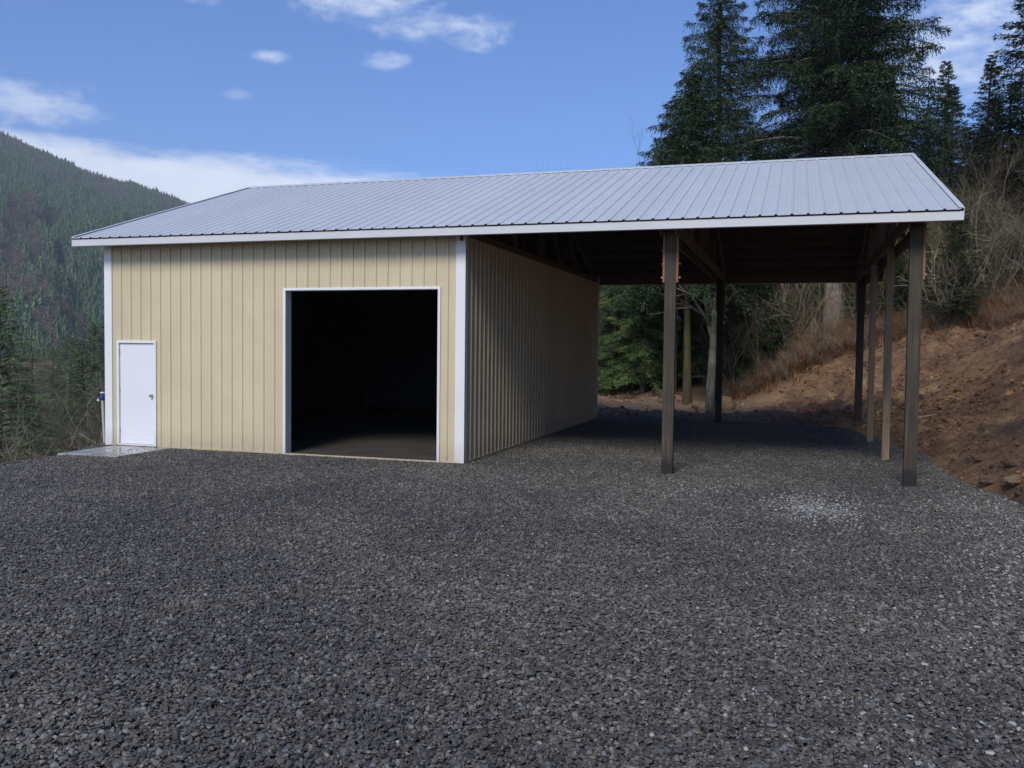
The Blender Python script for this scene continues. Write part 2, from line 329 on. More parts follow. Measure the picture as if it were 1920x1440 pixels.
# ------------------------------------------------------------------ terrain
TOE = np.array([(8.9, -40), (8.75, -12), (8.55, -5.0), (8.35, -1.9), (8.1, 1.0), (8.05, 2.9), (7.85, 5.4), (7.65, 8.2), (6.9, 10.4), (5.4, 11.3), (3.7, 11.5), (0.2, 11.25), (-8.5, 11.6), (-40, 12)], float)
def toe_sd(x, y):
    x = np.asarray(x, float); y = np.asarray(y, float); best = np.full(x.shape, 1e9); sgn = np.ones(x.shape)
    for (ax, ay), (bx, by) in zip(TOE[:-1], TOE[1:]):
        dx, dy = bx-ax, by-ay; t = np.clip(((x-ax)*dx+(y-ay)*dy)/(dx*dx+dy*dy), 0, 1)
        d = np.hypot(x-ax-t*dx, y-ay-t*dy); cr = dx*(y-ay)-dy*(x-ax)
        m = d < best; best = np.where(m, d, best); sgn = np.where(m, np.where(cr < 0, 1, -1), sgn)
    return best*sgn
CP = [(8.4, -1.9, 0.05), (8.1, 2.9, 0.05), (7.85, 5.4, 0.05), (6.9, 10.4, 0.05), (5.4, 11.3, 0.05), (3.7, 11.5, 0.05), (0.2, 11.25, 0.05), (-8, 11.6, 0.05), (8.6, -8, 0.05), (8.8, -16, 0.05), (8.9, -30, 0.05)]
for u, v, t in ((1120, 748, 33), (1250, 746, 32.5), (1370, 745, 32), (1480, 702, 31.5), (1600, 656, 31), (1700, 628, 30), (1800, 604, 29), (1920, 592, 28),
                (1800, 750, 21), (1920, 800, 15.2), (1920, 700, 20), (1700, 745, 25), (1600, 748, 28), (1450, 755, 30), (1900, 880, 12.9)):
    CP.append(tuple(pix(u, v, t)))
CP += [(11, -6, 1.7), (11, -14, 1.7), (11, -28, 1.7), (15, -6, 4.4), (15, 2, 4.8), (15.5, 9, 5.4), (15, 17, 5.4), (20, -15, 7), (22, 5, 9.0), (22, 20, 9.5), (30, 12, 13), (32, -20, 13), (30, 35, 14), (11, 24, 4.3),
       (6.5, 26, 2.9), (0, 26, 1.0), (-8, 24, -.2), (-14, 30, -1), (5, 40, 4), (15, 42, 8), (-5, 45, 1), (40, 40, 18), (45, 0, 18), (10, 60, 6), (-15, 60, 0), (0, -30, 0.05), (0, -10, 0.05), (-7, 0, 0.05), (0, 5, 0.05), (-8, -20, 0.05), (5, 4, .05), (50, 60, 22), (60, -30, 24)]
CP = np.array(CP, float)
def _tps(r2): return 0.5*r2*np.log(r2+1e-9)
_n = len(CP); _A = np.zeros((_n+3, _n+3)); _d2 = ((CP[:, None, :2]-CP[None, :, :2])**2).sum(-1)
_A[:_n, :_n] = _tps(_d2)+np.eye(_n)*0.02; _A[:_n, _n] = 1; _A[:_n, _n+1:] = CP[:, :2]; _A[_n, :_n] = 1; _A[_n+1:, :_n] = CP[:, :2].T
_w = np.linalg.solve(_A, np.concatenate([CP[:, 2], np.zeros(3)]))
def rbf(x, y):
    x = np.clip(x, -20, 70); y = np.clip(y, -40, 75)
    out = _w[_n]+_w[_n+1]*x+_w[_n+2]*y
    for i in range(_n): out = out + _w[i]*_tps((x-CP[i, 0])**2+(y-CP[i, 1])**2)
    return out
def crest_drop(x, y):
    cx = -7.22 - 0.75*sst(y, -0.3, 0.4) - 0.5*sst(y, -4, -9)
    d = cx - x + 0.12*vnoise(y*0.9, y*0.3, 4)
    s = 0.18*np.log1p(np.exp(np.clip(d/0.18, -40, 40)))
    return -np.minimum(0.52*s, 10+0.12*s)
def gravel_z(x, y):
    x = np.asarray(x, float); y = np.asarray(y, float)
    return 0.05*sst(y, -9, -2) + 0.02*fbm(x*0.35, y*0.35, 2, 3)*sst(-y, 0.5, 3) + crest_drop(x, y)
def terrain_z(x, y, fine=True):
    x = np.asarray(x, float); y = np.asarray(y, float)
    s = toe_sd(x, y) + 0.45*fbm(x*0.7, y*0.7, 3, 11)
    w = sst(s, -0.25, 0.45)
    base = np.maximum(rbf(x, y), -3) + crest_drop(x, y)
    n = 0.26*fbm(x*0.5, y*0.5, 3, 5) + 0.22*fbm(x*1.7+.6*fbm(y,x,2,2), y*1.7, 4, 21)
    if fine: n = n + 0.16*fbm(x*3.6, y*3.6, 3, 8, .65)+0.10*np.maximum(0, fbm(x*2.1, y*2.1, 2, 33))
    flat = sst(s, -0.2, 2.2)
    return (gravel_z(x, y)-0.09)*(1-w) + w*(base + 0.05 + n*(0.3+0.7*flat)) - 0*x

def grid_mesh(name, xs, ys, zf, mat):
    X, Y = np.meshgrid(xs, ys); Z = zf(X, Y); nx, ny = len(xs), len(ys)
    V = np.stack([X.ravel(), Y.ravel(), Z.ravel()], 1); i = np.arange(nx*ny).reshape(ny, nx)
    F = np.stack([i[:-1, :-1].ravel(), i[:-1, 1:].ravel(), i[1:, 1:].ravel(), i[1:, :-1].ravel()], 1)
    return mesh_np(name, V, F, mat, smooth=True)
def lines(a, b, core0, core1, step, growth=1.14):
    c = list(np.arange(core0, core1, step)); s = step; l = core0
    lo = []
    while l > a: s *= growth; l -= s; lo.append(l)
    s = step; h = c[-1]; hi = []
    while h < b: s *= growth; h += s; hi.append(h)
    return np.array(lo[::-1]+c+hi)
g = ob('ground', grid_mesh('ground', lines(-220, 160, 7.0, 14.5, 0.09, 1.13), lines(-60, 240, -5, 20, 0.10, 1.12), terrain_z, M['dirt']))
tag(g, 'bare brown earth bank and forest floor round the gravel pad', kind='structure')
gp = ob('gravel_pad', grid_mesh('gravel_pad', np.concatenate([np.arange(-11.5, -6, 0.2), np.arange(-6, 10.2, 0.8)]), np.arange(-17, 12.4, 0.5), lambda x, y: gravel_z(x, y)-0.03, M['gravel_base']))
tag(gp, kind='structure')
me = mesh_np('valley_floor', [(math.cos(a)*9000, math.sin(a)*9000, -32) for a in np.linspace(0, 2*math.pi, 49)[:-1]], np.array([[0]*3]) if False else np.array([[0, i, i+1] for i in range(1, 47)]), M['dirt'])
vf = ob('valley_floor', me); tag(vf, kind='structure')

# --- collections whose members are only used as instances
def source(name, meshes):
    c = bpy.data.collections.new(name)
    for i, m in enumerate(meshes):
        c.objects.link(bpy.data.objects.new('%s_%02d' % (name, i), m))
    return c
def instancer(name, pts, rot, scl, idx, coll, parent=None):
    me = bpy.data.meshes.new(name); n = len(pts); me.vertices.add(n); me.vertices.foreach_set('co', np.asarray(pts, np.float32).ravel())
    a = me.attributes.new('rot', 'FLOAT_VECTOR', 'POINT'); a.data.foreach_set('vector', np.asarray(rot, np.float32).ravel())
    a = me.attributes.new('scl', 'FLOAT_VECTOR', 'POINT'); a.data.foreach_set('vector', np.asarray(scl, np.float32).ravel())
    a = me.attributes.new('idx', 'INT', 'POINT'); a.data.foreach_set('value', np.asarray(idx, np.int32))
    o = ob(name, me, parent)
    ng = bpy.data.node_groups.new(name+'_nodes', 'GeometryNodeTree'); ng.interface.new_socket('Geometry', in_out='INPUT', socket_type='NodeSocketGeometry'); ng.interface.new_socket('Geometry', in_out='OUTPUT', socket_type='NodeSocketGeometry')
    N = ng.nodes.new; L = ng.links.new; gi = N('NodeGroupInput'); go = N('NodeGroupOutput'); iop = N('GeometryNodeInstanceOnPoints'); ci = N('GeometryNodeCollectionInfo')
    ci.inputs['Collection'].default_value = coll; ci.inputs['Separate Children'].default_value = True; ci.inputs['Reset Children'].default_value = True
    def na(nm, t):
        x = N('GeometryNodeInputNamedAttribute'); x.data_type = t; x.inputs['Name'].default_value = nm; return x.outputs['Attribute']
    L(gi.outputs[0], iop.inputs['Points']); L(ci.outputs[0], iop.inputs['Instance']); iop.inputs['Pick Instance'].default_value = True
    L(na('idx', 'INT'), iop.inputs['Instance Index']); L(na('scl', 'FLOAT_VECTOR'), iop.inputs['Scale'])
    e2r = N('FunctionNodeEulerToRotation'); L(na('rot', 'FLOAT_VECTOR'), e2r.inputs[0]); L(e2r.outputs[0], iop.inputs['Rotation'])
    L(iop.outputs[0], go.inputs[0])
    md = o.modifiers.new('scatter', 'NODES'); md.node_group = ng
    return o

# --- crushed rock
ICO_V, ICO_F = None, None
def ico():
    t = (1+5**.5)/2
    v = np.array([(-1, t, 0), (1, t, 0), (-1, -t, 0), (1, -t, 0), (0, -1, t), (0, 1, t), (0, -1, -t), (0, 1, -t), (t, 0, -1), (t, 0, 1), (-t, 0, -1), (-t, 0, 1)], float)
    v /= np.linalg.norm(v[0])
    f = np.array([(0, 11, 5), (0, 5, 1), (0, 1, 7), (0, 7, 10), (0, 10, 11), (1, 5, 9), (5, 11, 4), (11, 10, 2), (10, 7, 6), (7, 1, 8), (3, 9, 4), (3, 4, 2), (3, 2, 6), (3, 6, 8), (3, 8, 9), (4, 9, 5), (2, 4, 11), (6, 2, 10), (8, 6, 7), (9, 8, 1)])
    return v, f
IV, IF = ico()
def rand_rot(n, r, tilt=None):
    q = r.normal(size=(n, 4)); q /= np.linalg.norm(q, axis=1)[:, None]; w, x, y, z = q.T
    return np.stack([1-2*(y*y+z*z), 2*(x*y-z*w), 2*(x*z+y*w), 2*(x*y+z*w), 1-2*(x*x+z*z), 2*(y*z-x*w), 2*(x*z-y*w), 2*(y*z+x*w), 1-2*(x*x+y*y)], 1).reshape(n, 3, 3)
def tilt_rot(n, r, amt):
    a = r.uniform(0, 2*np.pi, n); b = r.normal(0, amt, n); c = r.uniform(0, 2*np.pi, n)
    ca, sa, cb, sb, cc, sc = np.cos(a), np.sin(a), np.cos(b), np.sin(b), np.cos(c), np.sin(c); o = np.zeros(n); i = np.ones(n)
    Rz = lambda c_, s_: np.stack([c_, -s_, o, s_, c_, o, o, o, i], 1).reshape(n, 3, 3)
    Rx = np.stack([i, o, o, o, cb, -sb, o, sb, cb], 1).reshape(n, 3, 3)
    return Rz(ca, sa) @ Rx @ Rz(cc, sc)
TILE = 0.5
def gravel_tile(seed, n=1150):
    r = np.random.default_rng(seed)
    size = np.clip(np.exp(r.normal(math.log(0.0135), 0.38, n)), 0.005, 0.030)
    base = IV[None]*(1+r.normal(0, 0.30, (n, 12, 1))); base = np.clip(base, -0.72, 0.72)      # chopped faces
    base = base*(size[:, None]*np.stack([r.uniform(1.0, 1.55, n), r.uniform(0.75, 1.1, n), r.uniform(0.32, 0.65, n)], 1))[:, None, :]
    V = np.einsum('nij,nkj->nki', tilt_rot(n, r, 0.45), base)
    pos = np.stack([r.uniform(-TILE/2, TILE/2, n), r.uniform(-TILE/2, TILE/2, n), r.uniform(-0.024, 0.016, n)-size*0.3], 1)
    V = V + pos[:, None]
    F = IF[None]+12*np.arange(n)[:, None, None]
    rep = lambda a: ('FACE', np.repeat(a, 20))
    return mesh_np('gravel_tile_mesh', V.reshape(-1, 3), F.reshape(-1, 3), M['stone'], attrs={'rnd': rep(r.random(n)), 'hue': rep(r.random(n)), 'pick': rep(r.random(n))})
tiles = source('gravel_tile', [gravel_tile(s) for s in range(5)])
xs = np.arange(-10.0, 9.9, TILE*0.97); ys = np.arange(-13.0, 12.4, TILE*0.97)
X, Y = np.meshgrid(xs, ys); X = X.ravel(); Y = Y.ravel()
dcam = np.stack([X-CAM[0], Y-CAM[1]], 1); az = np.degrees(np.arctan2(dcam[:, 0], dcam[:, 1]))
ok = (az > -62) & (az < 28) & (toe_sd(X, Y) < 0.9)
ok &= ~((X > -7.1) & (X < -0.05) & (Y > 0.5) & (Y < 10.7))
X, Y = X[ok], Y[ok]; e = 0.1
gx = (gravel_z(X+e, Y)-gravel_z(X-e, Y))/(2*e); gy = (gravel_z(X, Y+e)-gravel_z(X, Y-e))/(2*e)
k = rng.integers(0, 4, len(X))
rots = []
for i in range(len(X)):
    nrm = Vector((-gx[i], -gy[i], 1)).normalized(); q = Vector((0, 0, 1)).rotation_difference(nrm) @ Euler((0, 0, k[i]*math.pi/2)).to_quaternion()
    rots.append(tuple(q.to_euler()))
gs = instancer('gravel', np.stack([X, Y, gravel_z(X, Y)], 1), rots, np.ones((len(X), 3)), rng.integers(0, 5, len(X)), tiles)
tag(gs, 'dark grey crushed rock covering the yard in front of the shed and under the carport', kind='stuff')

# --- earth clods and stones on the bank
def lump(seed, sub=1, amp=0.25, flat=0.7, mat=None, name='clod_mesh'):
    r = np.random.default_rng(seed); V = IV.copy(); F = IF.copy()
    for _ in range(sub):
        ed = {}; nf = []; V = list(V)
        def mid(a, b):
            kk = (min(a, b), max(a, b))
            if kk not in ed: p = (np.array(V[a])+np.array(V[b]))/2; ed[kk] = len(V); V.append(p/np.linalg.norm(p))
            return ed[kk]
        for a, b, c in F:
            ab, bc, ca = mid(a, b), mid(b, c), mid(c, a); nf += [(a, ab, ca), (b, bc, ab), (c, ca, bc), (ab, bc, ca)]
        F = np.array(nf); V = np.array(V)
    V = V*(1+r.normal(0, amp, (len(V), 1)))*np.array([1.2, 0.9, flat])
    return mesh_np(name, V, F, mat or M['clod'])
clods = source('clod', [lump(s, 1, 0.16, 0.65) for s in range(6)])
n = 75000
cx_ = rng.uniform(-3, 15, n); cy_ = rng.uniform(-5, 20, n); s_ = toe_sd(cx_, cy_)
keep = (s_ > -0.15+0.3*rng.random(n)) & (s_ < 14) & (rng.random(n) < 0.25+0.75*sst(fbm(cx_*.8, cy_*.8, 3, 40), -0.25, 0.25))
cx_, cy_ = cx_[keep], cy_[keep]; n = len(cx_)
sz = np.clip(np.exp(rng.normal(math.log(0.017), 0.6, n)), 0.007, 0.085)
cl = instancer('earth_clods', np.stack([cx_, cy_, terrain_z(cx_, cy_)+sz*0.2], 1), rng.uniform(-3.1, 3.1, (n, 3))*np.array([0.2, 0.2, 1]), sz[:, None]*np.ones((1, 3)), rng.integers(0, 6, n), clods)
tag(cl, 'crumbly brown earth clods and small stones strewn over the cut bank', kind='stuff')
sx_ = np.linspace(0, 1, 1)

def tz(x, y): return float(terrain_z(np.array([x]), np.array([y]))[0])
def hit(u, v, t0=8, t1=60):           # first meeting of a sight line with the terrain
    t = np.arange(t0, t1, 0.05); P = CAM[None]+(_F+_R2*(u-960)/FPX+_U2*(720-v)/FPX)[None]*t[:, None]
    d = P[:, 2]-terrain_z(P[:, 0], P[:, 1]); i = np.argmax(d < 0); return P[i]

rocks = [(1354, 768, .36, .9, 'rock_tan', 'tan boulder standing at the foot of the bank behind the far carport post', 1.1),
         (1797, 934, .11, .6, 'rock_tan', 'pale tan stone on the gravel edge right of the front corner post'),
         (1858, 905, .15, .6, 'rock_brown', 'brown rock on the earth right of the front corner post'),
         (1900, 872, .13, .6, 'rock_brown', 'brown rock at the right edge of the picture below the bank'),
         (1843, 862, .12, .6, 'rock_brown', 'small brown rock above the flat earth patch right of the corner post'),
         (1765, 806, .10, .6, 'rock_tan', 'small tan rock on the bank just right of the front corner post'),
         (1905, 905, .16, .5, 'rock_tan', 'flat tan rock lying on the red earth at the right edge of the picture'),
         (1560, 806, .10, .7, 'rock_brown', 'brown rock on the bank toe left of the rear corner post')]
for i, r_ in enumerate(rocks):
    u, v, s, fl, mt, lb = r_[:6]; p = hit(u, v)
    me = lump(100+i, 2, 0.06, fl, M[mt], 'rock'); me.polygons.foreach_set('use_smooth', [i == 0]*len(me.polygons))
    o = ob('rock', me, None, (p[0], p[1], tz(p[0], p[1])+s*fl*0.35)); o.scale = (s, s*.8, s*(r_[6] if len(r_) > 6 else 1)); o.rotation_euler = (0, 0, i*1.7); tag(o, lb, 'rock', 'rocks lying on the earth')
for i, (u, v, L_, a, lb) in enumerate([(1737, 784, .42, 0.2, 'pale broken stick lying on the bank beside the front corner post'), (1722, 790, .3, 1.0, 'short pale stick nearest the front corner post on the bank'), (1790, 750, .3, 2.0, 'small pale stick higher up on the bank at the ochre streak')]):
    p = hit(u, v); mb = MB(); q = Vector(p)+Vector((0, 0, .03)); d = Vector((math.cos(a), math.sin(a), 0.05))*L_/2
    mb.cyl(q-d, q+Vector((0, 0, .02)), .017, .014, 6); mb.cyl(q+Vector((0, 0, .02)), q+d*1.1+Vector((0, .06, .05)), .014, .008, 6)
    o = mb.build('stick', M['rock_tan']); o.data.materials[0] = M['bark_pale']; tag(o, lb, 'stick', 'sticks on the bank')

# ------------------------------------------------------------------ the shed
RIB = 0.2286; RSL = 2.003/(10.98/2+0.43)      # rib pitch, roof slope (rise per metre)
X0, X1, YB = -7.355, 0.16, 10.98; E0, E1, EF = -7.785, 7.81, -0.43; ZE = 4.09; DB = YB-2*EF
YR = YB/2
def roof_z(y): return ZE + RSL*(YR-EF-abs(y-YR))
shed = empty('pole_shed', (0, 0, 0)); tag(shed, 'tan ribbed metal pole shed with pale metal roof, open doorway and carport bay', 'shed')
PROF = [(-0.026, 0), (-0.011, 0.020), (0.011, 0.020), (0.026, 0), (0.070, 0), (0.075, 0.003), (0.081, 0), (0.146, 0), (0.151, 0.003), (0.157, 0)]
def ribbed(name, origin, ud, ld, nd, ua, ub, rib0, mat, parent, l0, l1, holes=(), th=0.0):
    """sheet from ua to ub along ud; l0/l1 floats or functions of u; ribs at rib0 + k*RIB; holes (u0,u1,lo,hi)"""
    bp = {ua: 0, ub: 0}
    k0 = int(math.floor((ua-rib0)/RIB))-1; k1 = int(math.ceil((ub-rib0)/RIB))+1; prof = []
    for k_ in range(k0, k1+1):
        for du, h in PROF: prof.append((rib0+k_*RIB+du, h))
    prof.sort(); pu = np.array([p[0] for p in prof]); ph = np.array([p[1] for p in prof])
    us = sorted(set([ua, ub]+[float(u) for u in pu if ua < u < ub]+[h[i] for h in holes for i in (0, 1) if ua < h[i] < ub]))
    O, U_, L_, N_ = map(np.array, (origin, ud, ld, nd)); f0 = l0 if callable(l0) else (lambda u: l0); f1 = l1 if callable(l1) else (lambda u: l1)
    mb = MB()
    def P(u, l, off=0.0): return tuple(O+U_*u+L_*l+N_*(float(np.interp(u, pu, ph))+off))
    for a, b in zip(us[:-1], us[1:]):
        m_ = (a+b)/2; segs = [(f0, f1)]
        for h in holes:
            if h[0] <= m_ <= h[1]:
                segs = [(f0, lambda u, z=h[2]: z), (lambda u, z=h[3]: z, f1)]
                if h[2] <= f0(m_)+1e-6: segs = segs[1:]
        for s0, s1 in segs:
            if s1(m_)-s0(m_) < 1e-4: continue
            mb.quad(P(a, s0(a)), P(b, s0(b)), P(b, s1(b)), P(a, s1(a)))
            if th: mb.quad(P(a, s1(a), -th), P(b, s1(b), -th), P(b, s0(b), -th), P(a, s0(a), -th)); mb.quad(P(a, s0(a), -th), P(b, s0(b), -th), P(b, s0(b)), P(a, s0(a)))
    o = mb.build(name, mat, parent)
    if th:
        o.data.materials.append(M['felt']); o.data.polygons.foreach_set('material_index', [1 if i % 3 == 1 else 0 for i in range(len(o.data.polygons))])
    return o
MD = (-7.09, -6.175, 0.075, 2.115)       # walk door rough opening (with trim)
OP = (-3.33, -0.31, 0.075, 3.075)        # big doorway
wtop = roof_z(0)-0.06
ribF = -0.143
def splits(a, b, first):
    s = [a]; p = first
    while p < b-0.05:
        if p > a+0.05: s.append(p)
        p += 4*RIB
    return s+[b]
sp_ = splits(X0+0.02, X1-0.02, ribF-32*RIB+0.114)
for a, b in zip(sp_[:-1], sp_[1:]):
    ribbed('siding_panel', (0, 0, 0), (1, 0, 0), (0, 0, 1), (0, -1, 0), a, b, ribF, M['siding'], shed, 0.085, wtop, [(MD[0], MD[1], 0, MD[3]), (OP[0], OP[1], 0, OP[3])])
def gtop(y): return roof_z(y)-0.07
for xw, nx in ((X1, 1), (X0, -1)):
    sp2 = splits(0.02, YB-0.02, 4*RIB)
    for a, b in zip(sp2[:-1], sp2[1:]):
        ribbed('siding_panel', (xw, 0, 0), (0, 1, 0), (0, 0, 1), (nx, 0, 0), a, b, 0.12, M['siding'], shed, 0.085, gtop if nx < 0 else (lambda u: min(gtop(u), 3.97)))
for a, b in zip(sp_[:-1], sp_[1:]):
    ribbed('siding_panel', (0, YB, 0), (1, 0, 0), (0, 0, 1), (0, 1, 0), a, b, ribF, M['siding'], shed, 0.085, wtop)
# wall frames (girts and skirt) behind the sheets
fr = MB()
for z in (0.7, 1.35, 2.0, 2.65, 3.3, 3.9):
    for a, b in ((X0+.06, OP[0]-.06), (OP[1]+.06, X1-.06)):
        if z < 2.15:
            if a < MD[0]: fr.box(a, MD[0]-.03, 0.006, 0.044, z-.07, z+.07); a = MD[1]+.03
        if b > a: fr.box(a, b, 0.006, 0.044, z-.07, z+.07)
    fr.box(X1-.044, X1-.006, 0.06, YB-.06, z-.07, z+.07); fr.box(X0+.006, X0+.044, 0.06, YB-.06, z-.07, z+.07); fr.box(X0+.06, X1-.06, YB-.044, YB-.006, z-.07, z+.07)
fr.build('wall_girts', M['purlin'], shed)
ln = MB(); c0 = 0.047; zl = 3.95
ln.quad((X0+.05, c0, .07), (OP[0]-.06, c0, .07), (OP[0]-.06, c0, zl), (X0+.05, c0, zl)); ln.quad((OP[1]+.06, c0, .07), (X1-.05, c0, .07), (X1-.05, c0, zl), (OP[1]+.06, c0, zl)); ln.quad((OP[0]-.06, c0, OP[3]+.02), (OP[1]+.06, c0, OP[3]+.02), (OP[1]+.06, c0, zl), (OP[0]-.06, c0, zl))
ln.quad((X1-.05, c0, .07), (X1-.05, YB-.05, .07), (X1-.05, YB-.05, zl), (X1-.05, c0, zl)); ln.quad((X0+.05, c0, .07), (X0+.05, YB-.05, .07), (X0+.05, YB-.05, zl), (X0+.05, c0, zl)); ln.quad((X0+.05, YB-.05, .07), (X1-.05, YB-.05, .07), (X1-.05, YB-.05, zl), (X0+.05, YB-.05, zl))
ln.build('added_shade_lining', M['dark'], shed)  # added dark sheet, its near-black colour stands for shade inside the shed
sk = MB()
for a, b in ((X0+.03, MD[0]), (MD[1], OP[0]), (OP[1], X1-.02)): sk.box(a, b, 0.012, 0.05, -0.02, 0.2)
sk.box(X1-.05, X1-.012, 0.055, YB-.02, -0.02, 0.2); sk.box(X0+.012, X0+.05, 0.055, YB-.02, -0.02, 0.2); sk.box(X0+.06, X1-.06, YB-.05, YB-.012, -0.02, 0.2)
sk.build('skirt_board', M['post_dark'], shed)
for a, b in ((X0+.1, MD[0]-.03), (MD[1]+.03, OP[0]-.05), (OP[1]+.045, X1-.1)):
    mb = MB(); mb.box(a, b, -0.028, 0.004, 0.062, 0.090); mb.build('base_trim', M['siding'], shed)
mb = MB(); mb.box(X1-.004, X1+.028, 0.05, YB-.05, 0.062, 0.090); mb.build('base_trim', M['siding'], shed)
# corner trims: white L profiles
def corner(x, y, sx, sy, w=0.135, w2=0.10):
    mb = MB(); t = 0.027
    mb.box(min(x+sx*t, x-sx*w), max(x+sx*t, x-sx*w), min(y+sy*t, y+sy*(t-.006)), max(y+sy*t, y+sy*(t-.006)), 0.065, wtop-0.01)
    mb.box(min(x+sx*t, x+sx*(t-.006)), max(x+sx*t, x+sx*(t-.006)), min(y+sy*(t-.008), y-sy*w2), max(y+sy*(t-.008), y-sy*w2), 0.065, wtop-0.01)
    mb.box(min(x-sx*(w), x-sx*(w+.012)), max(x-sx*(w), x-sx*(w+.012)), min(y+sy*(t-.002), y), max(y+sy*(t-.002), y), 0.065, wtop-.01)
    mb.build('corner_trim', M['trim'], shed)
corner(X1, 0, 1, -1); corner(X0, 0, -1, -1); corner(X1, YB, 1, 1); corner(X0, YB, -1, 1)
# big doorway: jambs and header with reveal
mb = MB(); x0, x1, zt = OP[0], OP[1], OP[3]
mb.box(x0-.04, x0+.004, -.034, -.026, .06, zt+.04); mb.box(x0, x0+.010, -.026, .17, .06, zt); mb.box(x0-.04, x0-.03, -.026, 0, .06, zt+.04); mb.build('left_jamb', M['trim'], shed)
mb = MB(); mb.box(x1-.004, x1+.04, -.034, -.026, .06, zt+.04); mb.box(x1-.010, x1, -.026, .17, .06, zt); mb.box(x1+.03, x1+.04, -.026, 0, .06, zt+.04); mb.build('right_jamb', M['trim'], shed)
mb = MB(); mb.box(x0+.004, x1-.004, -.034, -.026, zt-.004, zt+.04); mb.box(x0+.01, x1-.01, -.026, .17, zt-.010, zt); mb.build('header_trim', M['trim'], shed)
mb = MB(); mb.box(x0+.012, x1-.012, -.015, .02, .02, .082); mb.build('threshold', M['siding'], shed)
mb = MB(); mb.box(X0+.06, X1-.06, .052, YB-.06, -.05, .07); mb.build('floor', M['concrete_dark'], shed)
# walk door
dx0, dx1, dz1 = MD[0], MD[1], MD[3]
fm = MB()
fm.box(dx0-.004, dx0+.045, -.034, .06, .075, dz1+.01); fm.box(dx1-.045, dx1+.004, -.034, .06, .075, dz1+.01); fm.box(dx0+.045, dx1-.045, -.034, .06, dz1-.035, dz1+.01); fm.box(dx0+.045, dx1-.045, -.03, .06, .072, .105)
dfr = fm.build('door_frame', M['trim'], shed, 0.003)
dm = MB(); dm.box(dx0+.049, dx1-.049, .006, .05, .109, dz1-.040); dl = dm.build('door', M['door'], shed, 0.003)
kb = MB(); kx = dx1-.115
kb.cyl((kx, .006, 1.06), (kx, -.006, 1.06), .034, .030, 18); kb.cyl((kx, -.006, 1.06), (kx, -.035, 1.06), .012, .012, 12); kb.cyl((kx, -.035, 1.06), (kx, -.05, 1.06), .020, .030, 18); kb.cyl((kx, -.05, 1.06), (kx, -.07, 1.06), .030, .020, 18)
kb.build('door_knob', M['steel'], dl, smooth=False)
for z in (0.35, 1.15, 1.9):
    st_ = MB(); st_.cyl((dx0+.047, .0, z-.05), (dx0+.047, .0, z+.05), .008, .008, 8); st_.build('hinge', M['steel'], dfr)
# roof sheets
def slopev(s): v = np.array([0, s*1.0, RSL]); return v/np.linalg.norm(v)
LS = math.hypot(YR-EF, 2.003)
ribR = -7.315-0.222
spr = splits(E0, E1, ribR+0.114)
for sgn, y0 in ((1, EF), (-1, YB-EF)):
    sl = slopev(sgn); nr = np.array([0, -sgn*RSL, 1.0]); nr /= np.linalg.norm(nr)
    for a, b in zip(spr[:-1], spr[1:]):
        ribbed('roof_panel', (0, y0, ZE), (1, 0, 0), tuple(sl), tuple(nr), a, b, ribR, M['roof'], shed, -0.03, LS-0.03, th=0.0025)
    # drip edge (dark itself, eave shadow line also put into its colour) and fascia
    mb = MB(); ye = y0+sgn*0.02
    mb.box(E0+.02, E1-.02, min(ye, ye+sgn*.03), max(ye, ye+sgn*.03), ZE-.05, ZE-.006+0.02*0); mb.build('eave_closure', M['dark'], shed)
    mb = MB(); mb.box(E0+.005, E1-.005, min(y0, y0+sgn*.018), max(y0, y0+sgn*.018), ZE-.155, ZE-.032); mb.box(E0+.005, E1-.005, min(y0+sgn*.018, y0+sgn*.12), max(y0+sgn*.018, y0+sgn*.12), ZE-.155, ZE-.149)
    mb.build('fascia', M['fascia'], shed)
    mb = MB(); mb.box(E0+.03, E1-.03, min(y0+sgn*.05, y0+sgn*.09), max(y0+sgn*.05, y0+sgn*.09), ZE-.14, ZE-.005); mb.build('sub_fascia', M['purlin'], shed)
for x in (E0, E1):
    s = -1 if x < 0 else 1
    for y0, y1 in ((EF, YR), (YB-EF, YR)):
        mb = MB(); mb.beam((x-s*.006, y0, ZE-.065), (x-s*.006, y1, roof_z(YR)-.065), 0.012, 0.165); mb.beam((x-s*.035, y0, ZE+.026), (x-s*.035, y1, roof_z(YR)+.026), 0.07, 0.006)
        mb.build('rake_trim', M['fascia'], shed)
        mb = MB(); mb.beam((x-s*.035, y0+(.03 if y0 < 5 else -.03), ZE-.07), (x-s*.035, y1, roof_z(YR)-.07), 0.038, 0.13); mb.build('barge_board', M['purlin'], shed)
mb = MB(); zr = roof_z(YR)
for s in (1, -1):
    w = 0.17; a = (YR-s*w, zr-w*RSL+.027)
    mb.quad((E0, a[0], a[1]), (E1, a[0], a[1]), (E1, YR, zr+.03), (E0, YR, zr+.03)); mb.quad((E0, a[0], a[1]-.012), (E1, a[0], a[1]-.012), (E1, a[0], a[1]), (E0, a[0], a[1]))
mb.build('ridge_cap', M['roof'], shed)
# purlins on the carport and in the shed
for sgn, y0 in ((1, 0.0), (-1, YB)):
    for i in range(10):
        y = y0+sgn*(0.05+i*0.595)
        if abs(y-YR) < .1: continue
        z = roof_z(y)-0.075-.003
        for a, b in ((X1+.02, E1-.05), (E0+.05, X1-.05)):
            mb = MB(); mb.beam((a, y, z), (b, y, z), 0.038, 0.135, up=(0, -sgn*RSL, 1)); mb.build('purlin', M['purlin'], shed)
